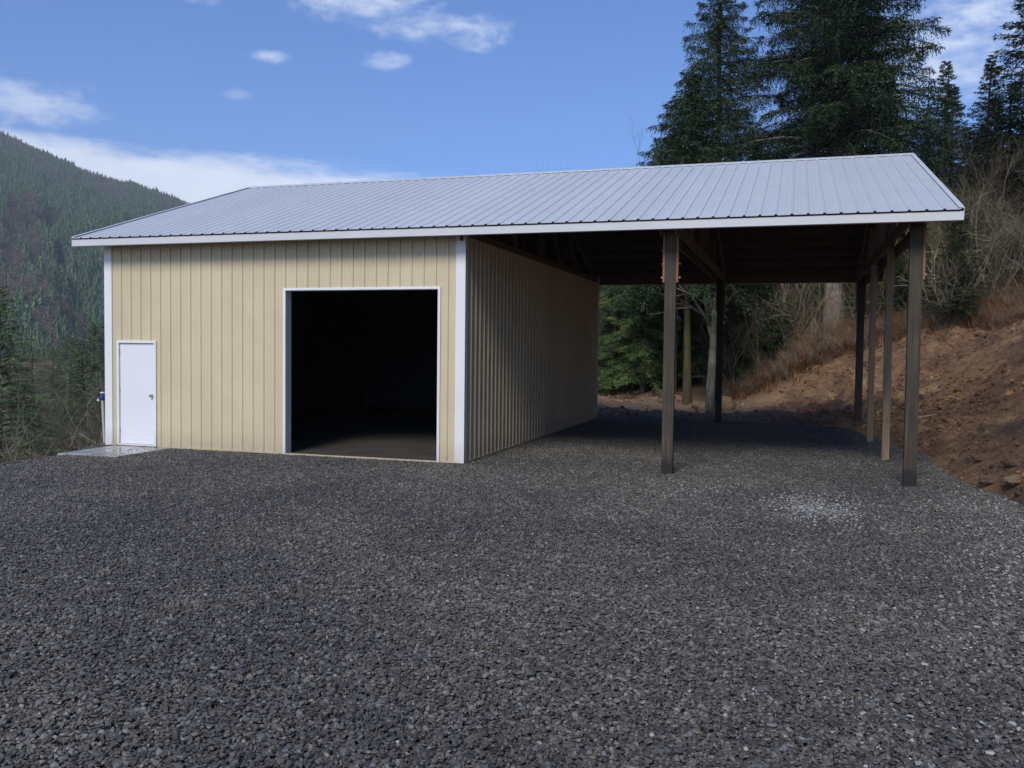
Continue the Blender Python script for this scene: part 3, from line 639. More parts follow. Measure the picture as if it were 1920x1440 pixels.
# posts
G0 = 0.0
def post(x, y, mat, w=0.145, d=0.19, base=True, top=None, blocks=True):
    mb = MB(); zt_ = top or roof_z(y)-.16
    mb.box(x-d/2, x+d/2, y-w/2, y+w/2, G0-.25, zt_)
    o = mb.build('post', mat, shed, 0.006)
    if blocks:
        for s in ((-1, 1) if x < 7.26 or y > 5 else (1,)):
            mb = MB(); xa = x+s*(d/2+.001); xb = x+s*(d/2+.034); mb.box(min(xa, xb), max(xa, xb), y-.07, y+.07, 3.14, 4.02); bl = mb.build('truss_block', M['lumber_v'], o, 0.003)
            for z in (3.22, 3.44, 3.66):
                mb = MB(); mb.cyl((x+s*(d/2+.041), y, z), (x+s*(d/2+.062), y, z), .016, .016, 6); mb.build('bolt', M['steel'], o)
    return o
PY = [0.06, 3.66, 7.32, 10.9]
post(3.655, 0.12, M['post'], 0.13, 0.18)
post(3.63, 10.86, M['post_dark'], 0.15, 0.17)
post(7.265, 0.12, M['post'], 0.13, 0.18)
post(7.25, 3.6, M['post_brown'], 0.13, 0.13, blocks=False, top=4.0)
post(7.25, 7.1, M['post_brown'], 0.13, 0.13, blocks=False, top=4.0)
post(7.25, 10.86, M['post_dark'], 0.15, 0.18)
# footing-stained foot of the corner post and trusses
for xt in (0.0, 3.63, 7.26):
    o_ = 0.115 if xt < 5 else 0.125
    t = MB()
    for s in (-1, 1):
        x = xt+s*(o_+.001)
        if (xt > 5 and s > 0) or (xt < 1 and s < 0): continue
        t.beam((x, -0.08, 4.015), (x, YB+.08, 4.015), .036, .185)
        for ya, yb in ((-.1, YR), (YB+.1, YR)):
            t.beam((x, ya, roof_z(ya)-.235), (x, yb, roof_z(yb)-.235), .036, .184)
    t.build('truss', M['lumber'], shed)
    for ya, yb in ((YR, YR), (1.9, 2.9), (YB-1.9, YB-2.9), (3.6, 2.9), (YB-3.6, YB-2.9), (3.6, YR), (YB-3.6, YR)):
        mb = MB(); mb.beam((xt, ya, 4.0), (xt+.0001, yb, roof_z(yb)-.24), .036, .085 if ya != yb else .13, up=(1, 0, 0)); mb.build('truss_web', M['lumber'], shed)
# side carrier along the right row of posts
mb = MB(); mb.box(7.345, 7.383, .25, 10.75, 3.83, 4.06); mb.build('side_beam', M['lumber'], shed)
# back eave girder, front girder
mb = MB(); mb.box(X1+.03, E1-.1, YB+.05, YB+.088, 3.96, 4.15); mb.build('eave_beam', M['purlin'], shed)
mb = MB(); mb.box(X1+.03, E1-.1, -.088, -.05, 4.0, 4.17); mb.build('eave_beam', M['purlin'], shed)
# door slab
mb = MB(); mb.box(-7.12, -5.84, -1.5, -.035, -.16, .065)
sl_ = mb.build('concrete_pad', M['concrete'], None, 0.008); tag(sl_, 'wet pale concrete landing in front of the white walk door', 'slab')
# yard standpipe
pp = pix(197, 842, 15.9); pb = Vector((-7.95, 0.6, -0.1)); pt = Vector((-8.01, 0.6, 0.9))
sp0 = empty('standpipe', pb); tag(sp0, 'thin pale standpipe with dark blue head beside the left corner of the shed', 'standpipe')
mb = MB(); mb.cyl((0, 0, -.2), tuple(pt-pb), .030, .027, 12); mb.build('pipe', M['pvc'], sp0)
mb = MB(); q = pt-pb
mb.cyl(q, q+Vector((0, 0, .05)), .045, .055, 14); mb.cyl(q+Vector((0, 0, .05)), q+Vector((.005, 0, .14)), .055, .04, 14); mb.cyl(q+Vector((0, 0, .05)), q+Vector((-.075, -.02, .02)), .032, .03, 12)
mb.build('valve_head', M['blue'], sp0, 0.004)
mb = MB(); mb.cyl(q+Vector((.005, 0, .14)), q+Vector((.005, 0, .165)), .05, .045, 14); mb.cyl(q+Vector((-.075, -.02, .02)), q+Vector((-.09, -.02, -.02)), .026, .03, 12); mb.build('cap', M['trim'], sp0)

# ------------------------------------------------------------------ vegetation builders
def tube(pts, r0, r1, n=5, wob=0.0, r=None):
    pts = np.asarray(pts, float); m = len(pts); tan = np.gradient(pts, axis=0); tan /= np.linalg.norm(tan, axis=1)[:, None]
    ref = np.array([1.0, 0.13, 0.07]) if abs(tan[0][2]) > .7 else np.array([0, 0.1, 1.0])
    a = np.cross(tan, ref); a /= np.linalg.norm(a, axis=1)[:, None]; b = np.cross(tan, a)
    th = np.linspace(0, 2*np.pi, n, endpoint=False); rad = np.linspace(r0, r1, m) if np.isscalar(r0) else np.asarray(r0)
    V = pts[:, None]+rad[:, None, None]*(np.cos(th)[None, :, None]*a[:, None]+np.sin(th)[None, :, None]*b[:, None])
    if wob and r is not None: V = pts[:, None]+(V-pts[:, None])*(1+r.normal(0, wob, (m, n, 1)))
    i = np.arange(m*n).reshape(m, n); F = np.stack([i[:-1], np.roll(i, -1, 1)[:-1], np.roll(i, -1, 1)[1:], i[1:]], -1).reshape(-1, 4)
    return V.reshape(-1, 3), F
def join(parts):
    V = []; F = []; k = 0
    for v, f in parts: V.append(v); F.append(f+k); k += len(v)
    return np.concatenate(V), np.concatenate(F)
def conifer(seed, H, base, R, nb, prof=0.8, droop=0.35, step=0.14, twig=0.55, ntri=6, tri=(0.10, 0.032), lean=0.0, ragged=0.25, up=0.15, hang=0.5, limb=True):
    """returns crown mesh arrays (verts, tris, tone) and trunk arrays. tree foot at the origin"""
    r = np.random.default_rng(seed); S = []; E = []; T = []; limbs = []
    hs = base+(H-base)*(np.arange(nb)+r.random(nb))/nb; hs = H-(H-base)*((H-hs)/(H-base))**0.92
    for i, h in enumerate(hs):
        d = (H-h)/(H-base); L_ = R*(d**prof)*(1-ragged*abs(r.normal()))*(0.9 if d < .93 else 0.8)+0.12
        ph = i*2.39996+r.normal(0, .35); tone = r.random()
        m = max(4, int(L_/step)); s = np.linspace(0.0, 1, m+1); ca, sa = math.cos(ph), math.sin(ph)
        dr = droop*(0.5+0.9*d)*r.uniform(.6, 1.4); u_ = up+0.35*(1-d)
        rad = L_*s; z = h+L_*(u_*s-dr*s**2+0.10*np.clip(s-.8, 0, 1)*5*(0.3))
        side = 0.10*L_*r.normal()*s**2
        P = np.stack([ca*rad-sa*side, sa*rad+ca*side, z], 1)
        if limb: limbs.append(tube(P[::max(1, m//5)] if m > 5 else P, 0.012+0.010*L_, 0.004, 3))
        di = np.array([ca, sa, 0]); pe = np.array([-sa, ca, 0])
        ii = np.arange(1, m+1); ii = ii[s[ii] > 0.12+0.1*r.random()]
        if not len(ii): continue
        for sg in (-1, 1, 0):
            n_ = len(ii); tl = twig*np.minimum(1.0, 0.25+L_/2.5)*np.sin(np.pi*np.clip(s[ii]*0.80+0.16, 0, 1))**0.7*r.uniform(.55, 1.2, n_)
            if sg == 0: tl = tl*0.8*hang*1.6
            fw = r.uniform(.45, .95, n_); dn = -r.uniform(.05, .45, n_)*(0.5+droop*2) if sg else -r.uniform(.9, 2.2, n_)*max(hang, .25)
            D = di[None]*fw[:, None]*(1 if sg else .5)+pe[None]*((sg if sg else 0)*np.ones(n_)+(r.normal(0, .25, n_)))[:, None]+np.array([0, 0, 1.0])[None]*dn[:, None]
            D /= np.linalg.norm(D, axis=1)[:, None]
            st0 = P[ii]+r.normal(0, .02, (n_, 3)); S.append(st0); E.append(D*tl[:, None]); T.append(np.clip(tone*0.55+0.45*r.random(n_), 0, 1))
    S = np.concatenate(S); E = np.concatenate(E); T = np.concatenate(T); n = len(S)
    Ls = np.linalg.norm(E, axis=1)+1e-6; D = E/Ls[:, None]
    k = ntri; q = np.tile((np.arange(k)+.3)/k, (n, 1))+r.uniform(-.5/k, .5/k, (n, k))
    C = S[:, None]+E[:, None]*q[..., None]; C[..., 2] -= 0.25*(Ls[:, None]*q**2)*hang
    A = np.cross(D, [0, 0, 1.0]); A /= (np.linalg.norm(A, axis=1)[:, None]+1e-6)
    sg = np.where(np.arange(k) % 2, 1, -1)[None]*np.ones((n, 1))
    N1 = D[:, None]*r.uniform(.45, 1.0, (n, k, 1))+A[:, None]*(sg*r.uniform(.4, 1.0, (n, k)))[..., None]+r.normal(0, .28, (n, k, 3))+np.array([0, 0, -.15*hang])
    N1 /= np.linalg.norm(N1, axis=-1)[..., None]
    tl = tri[0]*r.uniform(.6, 1.4, (n, k, 1))*(1.15-.5*q[..., None]); W = np.cross(N1, r.normal(0, .5, (n, k, 3))+np.array([0, 0, 1.2])); W /= np.linalg.norm(W, axis=-1)[..., None]+1e-6
    tw = tri[1]*r.uniform(.6, 1.3, (n, k, 1))
    p0 = C-W*tw*.5; p1 = C+W*tw*.5+N1*tl*.25; p2 = C+N1*tl
    V = np.stack([p0, p1, p2], 2).reshape(-1, 3); F = np.arange(len(V)).reshape(-1, 3)
    tone = np.repeat(T, k)*0.8+0.2*r.random(n*k)
    if lean: V[:, 0] += lean*V[:, 2]
    return V, F, tone, limbs
def make_crown(name, mat, *a, **k):
    V, F, tone, limbs = conifer(*a, **k)
    return mesh_np(name, V, F, mat, attrs={'tone': ('FACE', tone)}), limbs
def trunk_mesh(seed, H, r0, mat, limbs=(), n=9, bend=0.15, flare=1.5):
    r = np.random.default_rng(seed); m = 16; s = np.linspace(0, 1, m)**1.3
    pts = np.stack([bend*np.sin(s*3+seed)*s, bend*np.cos(s*2.3+seed)*s-bend*s, -0.4+s*(H+.35)], 1)
    rad = r0*(1-s)**0.85+0.01+r0*(flare-1)*np.exp(-s*H/0.5)
    parts = [tube(pts, rad, None, n, 0.05, r)]+list(limbs)
    V, F = join(parts); return mesh_np('trunk', V, F, mat, smooth=True)
def tree_thing(name, loc, crown, trunk, label, cat='tree', group=None, rz=0, sc=1.0, scz=None):
    t = empty(name, loc, rz); t.scale = (sc, sc, scz or sc); tag(t, label, cat, group)
    ob('trunk', trunk, t)
    if crown is not None: ob('crown', crown, t)
    return t

def bare(seed, H, spread, n0=5, depth=4, r0=0.02, thick=1.0, angle=0.5, grav=0.0, kids=(3, 5), lean=(0, 0)):
    """leafless shrub or tree: stems that fork, as thin tubes; tone per face"""
    r = np.random.default_rng(seed); parts = []; tones = []
    def grow(p, d, L_, rad, lev, tn):
        m = 5 if lev < 2 else 4; pts = [p]; dd = d.copy()
        for i in range(m-1):
            dd = dd+r.normal(0, .13+.05*lev, 3)+np.array([0, 0, .06-grav*lev]); dd /= np.linalg.norm(dd); pts.append(pts[-1]+dd*L_/(m-1))
        pts = np.array(pts); v, f = tube(pts, rad, rad*.45, 4 if lev == 0 else 3); parts.append((v, f)); tones.append(np.full(len(f), np.clip(tn+r.normal(0, .12), 0, 1)))
        if lev >= depth: return
        for j in range(r.integers(*kids)):
            s = r.uniform(.25, 1.0); ix = s*(m-1); i0 = min(int(ix), m-2); q = pts[i0]+(pts[i0+1]-pts[i0])*(ix-i0)
            nd = dd+r.normal(0, angle, 3); nd /= np.linalg.norm(nd)
            grow(q, nd, L_*r.uniform(.42, .7), rad*.55, lev+1, tn)
    for k_ in range(n0):
        a = r.uniform(0, 2*np.pi); sp = spread*r.uniform(.2, 1)
        d = np.array([math.cos(a)*sp+lean[0], math.sin(a)*sp+lean[1], 1.0]); d /= np.linalg.norm(d)
        grow(np.array([math.cos(a), math.sin(a), 0])*0.12*(n0 > 1)*r.random()+np.array([0, 0, -.1]), d, H*r.uniform(.6, .85), r0*r.uniform(.6, 1.1)*thick, 0, r.random())
    V, F = join(parts); return V, F, np.concatenate(tones)
def bare_mesh(mat, *a, **k):
    V, F, t = bare(*a, **k); return mesh_np('branches', V, F, mat, attrs={'tone': ('FACE', t)})

def tloc(u, t, v=None):
    p = pix(u, 700 if v is None else v, t); return p[0], p[1], tz(p[0], p[1])

# ------------------------------------------------------------------ big trees behind the shed
def H_at(u, vtop, t, z0): return pix(u, vtop, t)[2]-z0
x, y, z = tloc(1338, 36); H = H_at(1338, -75, 36, z)
cm, lb = make_crown('crown', M['fir'], 11, H, 3.5, 5.4, 250, prof=.95, droop=.45, step=.09, twig=.8, ntri=10, tri=(.15, .036), ragged=.3, hang=.85, up=.22)
tree_thing('conifer_tree', (x, y, z), cm, trunk_mesh(1, H, .24, M['bark'], lb), 'tall conifer with narrow ragged top, left of the two tall trees behind the roof', group='conifers behind the shed')
x, y, z = tloc(1560, 34); H = H_at(1578, -150, 34, z)
cm, lb = make_crown('crown', M['fir'], 12, H, 4.8, 5.5, 330, prof=.34, droop=.48, step=.085, twig=.9, ntri=10, tri=(.16, .040), lean=.004, ragged=.3, hang=1.0, up=.3)
tree_thing('conifer_tree', (x, y, z), cm, trunk_mesh(2, H, .4, M['bark_pale'], lb, n=14, flare=1.15), 'huge dense dark conifer with drooping boughs and thick pale trunk, tallest behind the roof', group='conifers behind the shed')
# mossy trunk tree left of the tall one
x, y, z = tloc(1289, 30.5); H = H_at(1289, 150, 30.5, z)
cmA, lbA = make_crown('crown', M['fir'], 13, H, 4.3, 3.3, 210, prof=.7, droop=.5, step=.10, twig=.75, ntri=9, tri=(.13, .042), ragged=.25, hang=.7)
trA = trunk_mesh(3, H, .14, M['bark_moss'], lbA)
tree_thing('conifer_tree', (x, y, z), cmA, trA, 'conifer with a mossy straight trunk standing just right of the front middle carport post', group='conifers behind the shed')
x, y, z = tloc(1262, 32)
tree_thing('conifer_tree', (x, y, z), cmA, trA, 'thinner mossy trunk with a broad crown, half hidden behind the front middle carport post', group='conifers behind the shed', rz=2.0, sc=.72, scz=.86)
x, y, z = tloc(1235, 35)
tree_thing('conifer_tree', (x, y, z), cmA, trA, 'dark conifer whose left boughs hang lowest over the roof ridge beside open sky', group='conifers behind the shed', rz=4.1, sc=.85, scz=.84)
# alder trunk behind far post
x, y, z = tloc(1332, 29)
alder = bare_mesh(M['twig'], 31, 5.2, .10, n0=1, depth=4, r0=.12, angle=.45, kids=(4, 7), lean=(.02, 0))
t = empty('alder_tree', (x, y, z)); tag(t, 'alder with mottled white bark leaning beside the far middle carport post', 'tree'); ob('branches', alder, t)
tr = MB(); V, F = tube(np.array([(0, 0, -.3), (.02, 0, 1), (.07, 0, 2.2), (.16, 0, 4)]), .17, .10, 10, .04, np.random.default_rng(3)); ob('trunk', mesh_np('trunk', V, F, M['bark_alder'], smooth=True), t)
# small conifers right
cmS, lbS = make_crown('crown', M['fir'], 21, 14, 1.0, 3.0, 230, prof=.8, droop=.3, step=.13, twig=.6, ntri=7, tri=(.16, .05), ragged=.3, hang=.4)
trS = trunk_mesh(5, 14, .2, M['bark'], lbS)
cmT, lbT = make_crown('crown', M['fir'], 22, 14, .6, 2.7, 190, prof=.75, droop=.3, step=.14, twig=.65, ntri=7, tri=(.17, .055), ragged=.35, hang=.5)
trT = trunk_mesh(6, 14, .2, M['bark'], lbT)
specs = [(1757, 122, 40, 0, 1.1, 'slender conifer with a thin spire top right of the huge dark tree'), (1727, 200, 43, 1, .8, 'short conifer in the gap between the huge dark tree and the thin spire'),
         (1840, 118, 38, 1, 1.25, 'conifer with a pointed top between the thin spire and the right picture edge'), (1918, -60, 33, 0, 1.5, 'tall conifer rising out of the top right corner of the picture'),
         (1800, 245, 36, 1, 1.5, 'low broad conifer below the two pointed tops at right'), (1880, 300, 40, 0, 1.5, 'dark conifer deep behind the brown bare brush at right'),
         (1655, 150, 44, 0, 1.1, 'conifer standing behind the right flank of the huge dark tree'), (1480, 255, 42, 1, 1.15, 'conifer filling the gap between the two tall trees above the roof'),
         (1415, 262, 33, 1, 1.1, 'conifer low between the two tall trees just above the roof ridge'), (1700, 330, 31, 1, .8, 'dark conifer right behind the upper right end of the roof'),
         (1790, 380, 29, 0, .7, 'young conifer behind the right corner of the roof'), (1485, 420, 39, 0, 1.0, 'conifer hidden by the roof left of the thick pale trunk'),
         (1630, 430, 36, 1, 1.0, 'conifer hidden by the roof right of the thick pale trunk'), (1420, 440, 34, 0, .9, 'conifer seen under the roof right of the far middle post'),
         (1770, 170, 47, 1, 1.5, 'wide conifer behind the thin spire at right'), (1850, 190, 46, 0, 1.6, 'broad dark conifer far behind the brown brush at right'), (1905, 240, 43, 1, 1.6, 'broad conifer at the right picture edge, farthest back'),
        (1740, 300, 36, 0, 1.5, 'wide conifer directly over the right end of the ridge'), (1830, 330, 35, 1, 1.6, 'wide dark conifer mass right of the roof corner'), (1910, 330, 36, 0, 1.6, 'wide dark conifer mass at the right picture edge'), (1760, 420, 33, 1, 1.4, 'low wide conifer under the roof corner at right'),
        (1822, 240, 33, 0, 1.7, 'full dark conifer close behind the right roof corner, under the pointed tops'), (1885, 165, 34, 1, 1.6, 'full dark conifer second from the right edge among the tall ones'), (1952, 90, 32, 0, 1.7, 'full dark conifer with its left boughs reaching into the right edge'),
        (1980, 150, 36, 0, 1.1, 'conifer just outside the right picture edge'), (2060, 60, 40, 1, 1.1, 'conifer beyond the right picture edge up the hill'),
         (1930, 380, 30.5, 1, 1.3, 'dark young conifer at the right picture edge behind bare twigs'), (1850, 430, 33, 0, 1.3, 'dark young conifer behind the dead bracken at the top of the bank')]
for i, (u, v, t_, k_, w_, lb_) in enumerate(specs):
    x, y, z = tloc(u, t_); H = H_at(u, v, t_, z); s = H/14
    tree_thing('conifer_tree', (x, y, z), (cmS, cmT)[k_], (trS, trT)[k_], lb_, group='conifers behind the shed', rz=i*1.3, sc=max(s*w_, .45), scz=s)
# more of the wood going on up the hill to the right
for i, (x, y, s) in enumerate([(16, -2, 1.0), (18.5, 3, 1.15), (17.5, -8, 1.0), (21, 8.5, 1.2), (22, -3, 1.2), (20, -14, 1.1), (25, 3, 1.2), (19, 12.5, 1.1), (24, 15, 1.2), (18, -20, 1.0), (15.5, -13, .9), (26, -9, 1.2)]):
    tree_thing('conifer_tree', (x, y, tz(x, y)), (cmS, cmT)[i % 2], (trS, trT)[i % 2], 'conifer on the hillside above the bank, outside the right picture edge', group='conifers beyond the right picture edge', rz=i*1.9, sc=s)
# light green hemlocks seen under the roof
cmH, lbH = make_crown('crown', M['hemlock'], 41, 6.2, .15, 2.3, 150, prof=.5, droop=.42, step=.07, twig=.55, ntri=11, tri=(.10, .020), ragged=.25, hang=.35, up=.3)
trH = trunk_mesh(7, 6.2, .10, M['bark'], lbH)
cmI, lbI = make_crown('crown', M['hemlock'], 42, 6.2, .5, 2.1, 120, prof=.45, droop=.5, step=.07, twig=.6, ntri=11, tri=(.11, .022), ragged=.3, hang=.45, up=.3)
trI = trunk_mesh(8, 6.2, .10, M['bark'], lbI)
hs_ = [(1150, 34.5, 0, 1.0, 'green hemlock at the rear corner of the shed wall'), (1205, 33.2, 1, 1.05, 'bright green hemlock with spreading boughs in the middle of the gap beside the shed wall'), (1243, 35.5, 0, 1.1, 'green hemlock directly behind the front middle carport post'),
       (1325, 33.6, 1, 1.05, 'green hemlock with low boughs left of the far middle carport post'), (1180, 38.5, 1, 1.2, 'taller hemlock behind the others beside the shed wall'), (1290, 38.5, 0, 1.25, 'tall shaded hemlock behind the mossy trunk'),
       (1385, 36.5, 0, 1.1, 'green hemlock right of the far middle carport post'), (1450, 41, 1, 1.3, 'green hemlock between the far middle post and the thick pale trunk'), (1110, 40, 0, 1.2, 'hemlock mostly hidden by the shed wall'),
       (1345, 41, 1, 1.3, 'shaded hemlock deep between the mossy trunk and the far middle post'), (1225, 43, 0, 1.4, 'deepest hemlock behind the front middle carport post'), (1140, 46, 1, 1.5, 'far hemlock behind the rear corner of the shed')]
for i, (u, t_, k_, s, lb_) in enumerate(hs_):
    x, y, z = tloc(u, t_); tree_thing('hemlock_tree', (x, y, z), (cmH, cmI)[k_], (trH, trI)[k_], lb_, group='hemlocks seen under the roof', rz=i*2.1, sc=s)

# ------------------------------------------------------------------ bare brush
BM = [bare_mesh(M['twig'], 50, 3.2, .75, n0=9, depth=3, r0=.022, kids=(3, 6)), bare_mesh(M['twig'], 51, 3.0, .95, n0=11, depth=3, r0=.019, kids=(3, 6), grav=.03),
      bare_mesh(M['twig_brown'], 52, 3.4, .6, n0=8, depth=3, r0=.017, kids=(4, 7)), bare_mesh(M['twig_green'], 53, 3.0, .8, n0=9, depth=3, r0=.019, kids=(4, 7)),
      bare_mesh(M['twig'], 54, 6.5, .3, n0=3, depth=4, r0=.03, kids=(4, 6), angle=.4), bare_mesh(M['twig_brown'], 55, 6.5, .35, n0=3, depth=4, r0=.03, kids=(4, 7), angle=.4)]
KN = ['pale', 'sprawling pale', 'brown', 'mossy green', 'tall pale', 'tall brown']
def brush(u, t_, k_, s, where, name='bare_shrub', v=None):
    x, y, z = tloc(u, t_, v); o = ob(name, BM[k_], None, (x, y, z)); o.scale = (s, s, s*rng.uniform(.9, 1.15)); o.rotation_euler = (0, 0, rng.uniform(0, 6.28))
    tag(o, '%s leafless shrub %s' % (KN[k_], where), 'shrub', 'leafless shrubs on the bank'); return o
bl = [(1378, 32.5, 0, 1.1, 'hard against the right side of the far middle post'), (1405, 33.5, 3, 1.1, 'second from the far middle post towards the right'), (1432, 32.6, 1, 1.0, 'above the low left end of the bank'),
      (1455, 34.5, 3, 1.25, 'left of the thick pale trunk, deep in the thicket'), (1480, 33, 0, 1.1, 'where the bracken begins left of the thick pale trunk'), (1503, 35.5, 1, 1.0, 'just left of the thick pale trunk'),
      (1535, 32.0, 0, .45, 'at the foot of the thick pale trunk'), (1590, 32.8, 1, .6, 'just right of the foot of the thick pale trunk'), (1598, 33.5, 3, 1.15, 'directly left of the rear corner post'),
      (1618, 32.2, 0, 1.0, 'behind the rear corner post'), (1645, 33, 3, 1.1, 'between the two brown side posts'), (1672, 31.6, 0, 1.05, 'behind the gap left of the front corner post'),
      (1700, 32.5, 2, 1.1, 'behind the front corner post'), (1728, 31, 3, 1.2, 'just right of the front corner post'), (1755, 31, 4, .6, 'slender, below the right corner of the roof'),
      (1780, 31.5, 0, 1.0, 'on the bank top below the right corner of the roof'), (1805, 30.3, 3, 1.2, 'right of the roof corner above the dark earth'), (1830, 30.5, 5, .7, 'reaching up right of the roof corner'),
      (1852, 29.6, 1, 1.2, 'amid the bracken at the top of the bank'), (1876, 29.6, 4, .5, 'slender, near the right picture edge'), 
      (1921, 28.6, 0, .9, 'cut by the right picture edge above the bank'), 
      (1935, 30.5, 5, .6, 'beyond the right picture edge'), (1887, 32, 5, .6, 'tallest, in front of the dark trees at far right'), 
      (1775, 29.2, 1, .8, 'low on the bank top right of the corner post'), (1125, 35.5, 4, 1.0, 'standing tight beside the rear corner of the shed wall'), (1140, 36.5, 0, 1.2, 'among the hemlocks beside the shed wall'), (1117, 37.5, 4, 1.1, 'peeping past the rear edge of the shed wall'),
      (1420, 35.5, 4, .8, 'rising tall between the far middle post and the pale trunk'), (1490, 38, 2, 1.4, 'deep brown behind the thicket left of the pale trunk'), (1640, 35.5, 2, 1.5, 'deep behind the brown side posts')]
for b_ in bl: brush(*b_)
# fallen pale branches: dead bracken, dry grass, ground twigs as stuff
def grass_clump(seed, mat, n=46, h=.5, spread=.28, w=.009):
    r = np.random.default_rng(seed); parts = []; tn = []
    for i in range(n):
        a = r.uniform(0, 6.28); rr = spread*r.random(); p = np.array([math.cos(a)*rr, math.sin(a)*rr, -.02]); L_ = h*r.uniform(.4, 1.15); lean = r.uniform(.1, .9); b = a+r.normal(0, .8)
        d = np.array([math.cos(b), math.sin(b), 0]); pe = np.array([-d[1], d[0], 0]); s = np.array([0, .35, .7, 1.0])
        P = p+d[None]*(lean*L_*s**1.7)[:, None]+np.array([0, 0, 1.0])[None]*(L_*(s-.35*lean*s**2))[:, None]; ww = w*np.array([1, .9, .6, .15])
        V = np.stack([P-pe*ww[:, None]/1, P+pe*ww[:, None]], 1).reshape(-1, 3); F = np.array([(0, 1, 3, 2), (2, 3, 5, 4), (4, 5, 7, 6)]); parts.append((V, F)); tn.append(np.full(3, r.random()))
    V, F = join(parts); return mesh_np('clump', V, F, mat, attrs={'tone': ('FACE', np.concatenate(tn))})
gc = source('bracken_source', [grass_clump(1, M['rust']), grass_clump(2, M['rust'], 60, .65, .35), grass_clump(3, M['rust'], 40, .4, .3, .012),
     bare_mesh(M['twig'], 60, .9, 1.2, n0=8, depth=1, r0=.006, kids=(2, 4)), bare_mesh(M['rust'], 61, 1.0, .9, n0=10, depth=2, r0=.005, kids=(2, 4))])
pts = []; rt = []; sc_ = []; ix = []
for i in range(5200):
    u = rng.uniform(1340, 2010); ed = np.interp(u, [1340, 1370, 1480, 1600, 1700, 1800, 1920, 2010], [32.3, 31.6, 31.3, 30.7, 29.7, 28.6, 27.3, 26.6])
    t_ = ed+abs(rng.normal(0, 1.5))+rng.normal(0, .25)
    if t_ < ed and rng.random() < .7: continue
    p = pix(u, 690, t_); pts.append((p[0], p[1])); rt.append((rng.normal(0, .15), rng.normal(0, .15), rng.uniform(0, 6.28))); s = rng.uniform(.45, 1.1)*np.interp(u, [1500, 1750], [1.0, .75]); sc_.append((s, s, s*rng.uniform(.7, 1.2))); ix.append(rng.choice(5, p=[.22, .15, .15, .28, .20]))
pts = np.array(pts); P3 = np.stack([pts[:, 0], pts[:, 1], terrain_z(pts[:, 0], pts[:, 1])], 1)
bs = instancer('dry_bracken', P3, rt, sc_, ix, gc); tag(bs, 'rust and straw coloured dead bracken and grass along the top of the bank', kind='stuff')
# understory: dark leafy low mass deep in the wood and on the left slope
def leaf_clump(seed, mat, n=260, R=.8):
    r = np.random.default_rng(seed); d = r.normal(size=(n, 3)); d /= np.linalg.norm(d, axis=1)[:, None]; C = d*R*(r.random((n, 1))**.5)*np.array([1, 1, .7])+np.array([0, 0, R*.45])
    a = r.normal(size=(n, 3)); a /= np.linalg.norm(a, axis=1)[:, None]; b = np.cross(a, r.normal(size=(n, 3))); b /= np.linalg.norm(b, axis=1)[:, None]; L_ = r.uniform(.04, .10, (n, 1))
    V = np.stack([C-b*L_*.4, C+b*L_*.4, C+a*L_*1.6], 1).reshape(-1, 3); return mesh_np('clump', V, np.arange(3*n).reshape(-1, 3), mat, attrs={'tone': ('FACE', r.random(n))})
us_ = source('understory_source', [leaf_clump(1, M['fir'], 500, .9), leaf_clump(2, M['fir'], 420, .8), leaf_clump(3, M['twig_green'], 300, .8), bare_mesh(M['twig_brown'], 70, 1.6, .9, n0=8, depth=2, r0=.01, kids=(3, 5)), bare_mesh(M['twig'], 71, 1.8, .8, n0=7, depth=2, r0=.009, kids=(3, 5))])
pts = []; ix = []
for i in range(2600):
    u = rng.uniform(1080, 2100); t_ = rng.uniform(0, 1)**.7*22+np.interp(u, [1080, 1370, 1500, 1700, 1920, 2100], [34.5, 34.5, 33.6, 32, 30, 29]); p = pix(u, 690, t_)
    if 1505 < u < 1605 and t_ < 35.5: continue
    pts.append((p[0], p[1])); ix.append(rng.choice(5, p=[.4, .2, .08, .2, .12] if u > 1360 else [.4, .5, .02, .04, .04]))
for i in range(1500):
    x = rng.uniform(-48, -8.6); y = rng.uniform(-14, 45)
    if x > -9.5 and y < 2: continue
    pts.append((x, y)); ix.append(rng.choice(5, p=[.06, .02, .1, .5, .32]))
pts = np.array(pts); n = len(pts); s = rng.uniform(.7, 1.6, n)
un = instancer('understory', np.stack([pts[:, 0], pts[:, 1], terrain_z(pts[:, 0], pts[:, 1])-.05], 1), np.stack([0*s, 0*s, rng.uniform(0, 6.28, n)], 1), np.stack([s, s, s], 1), ix, us_)
tag(un, 'low undergrowth of leaves and brown twigs on the forest floor and the left slope', kind='stuff')

# ------------------------------------------------------------------ left side: slope trees
def lefttree(u, vtop, t_, crown, trunk, Hm, lb_, w_=1.0, rz=0.0, name='conifer_tree', grp='conifers on the left slope'):
    x, y, z = tloc(u, t_); H = H_at(u, vtop, t_, z); s = H/Hm
    return tree_thing(name, (x, y, z), crown, trunk, lb_, group=grp, rz=rz, sc=s*w_, scz=s)
cmL, lbL = make_crown('crown', M['slope_fir'], 81, 8, .3, 2.3, 170, prof=.75, droop=.4, step=.075, twig=.5, ntri=9, tri=(.09, .022), ragged=.22, hang=.7, up=.15)
trL = trunk_mesh(9, 8, .13, M['bark'], lbL)
cmP, lbP = make_crown('crown', M['slope_fir'], 82, 14, .5, 3.6, 230, prof=.55, droop=.3, step=.13, twig=.7, ntri=8, tri=(.14, .04), ragged=.3, hang=.4, up=.2)
trP = trunk_mesh(10, 14, .2, M['bark'], lbP)
lefttree(2, 535, 22, cmL, trL, 8, 'near fir with drooping boughs cut by the left picture edge', 1.15)
lefttree(48, 700, 27, cmL, trL, 8, 'small fir in front of the bare brush, second from the left picture edge', 1.0, 1.0)
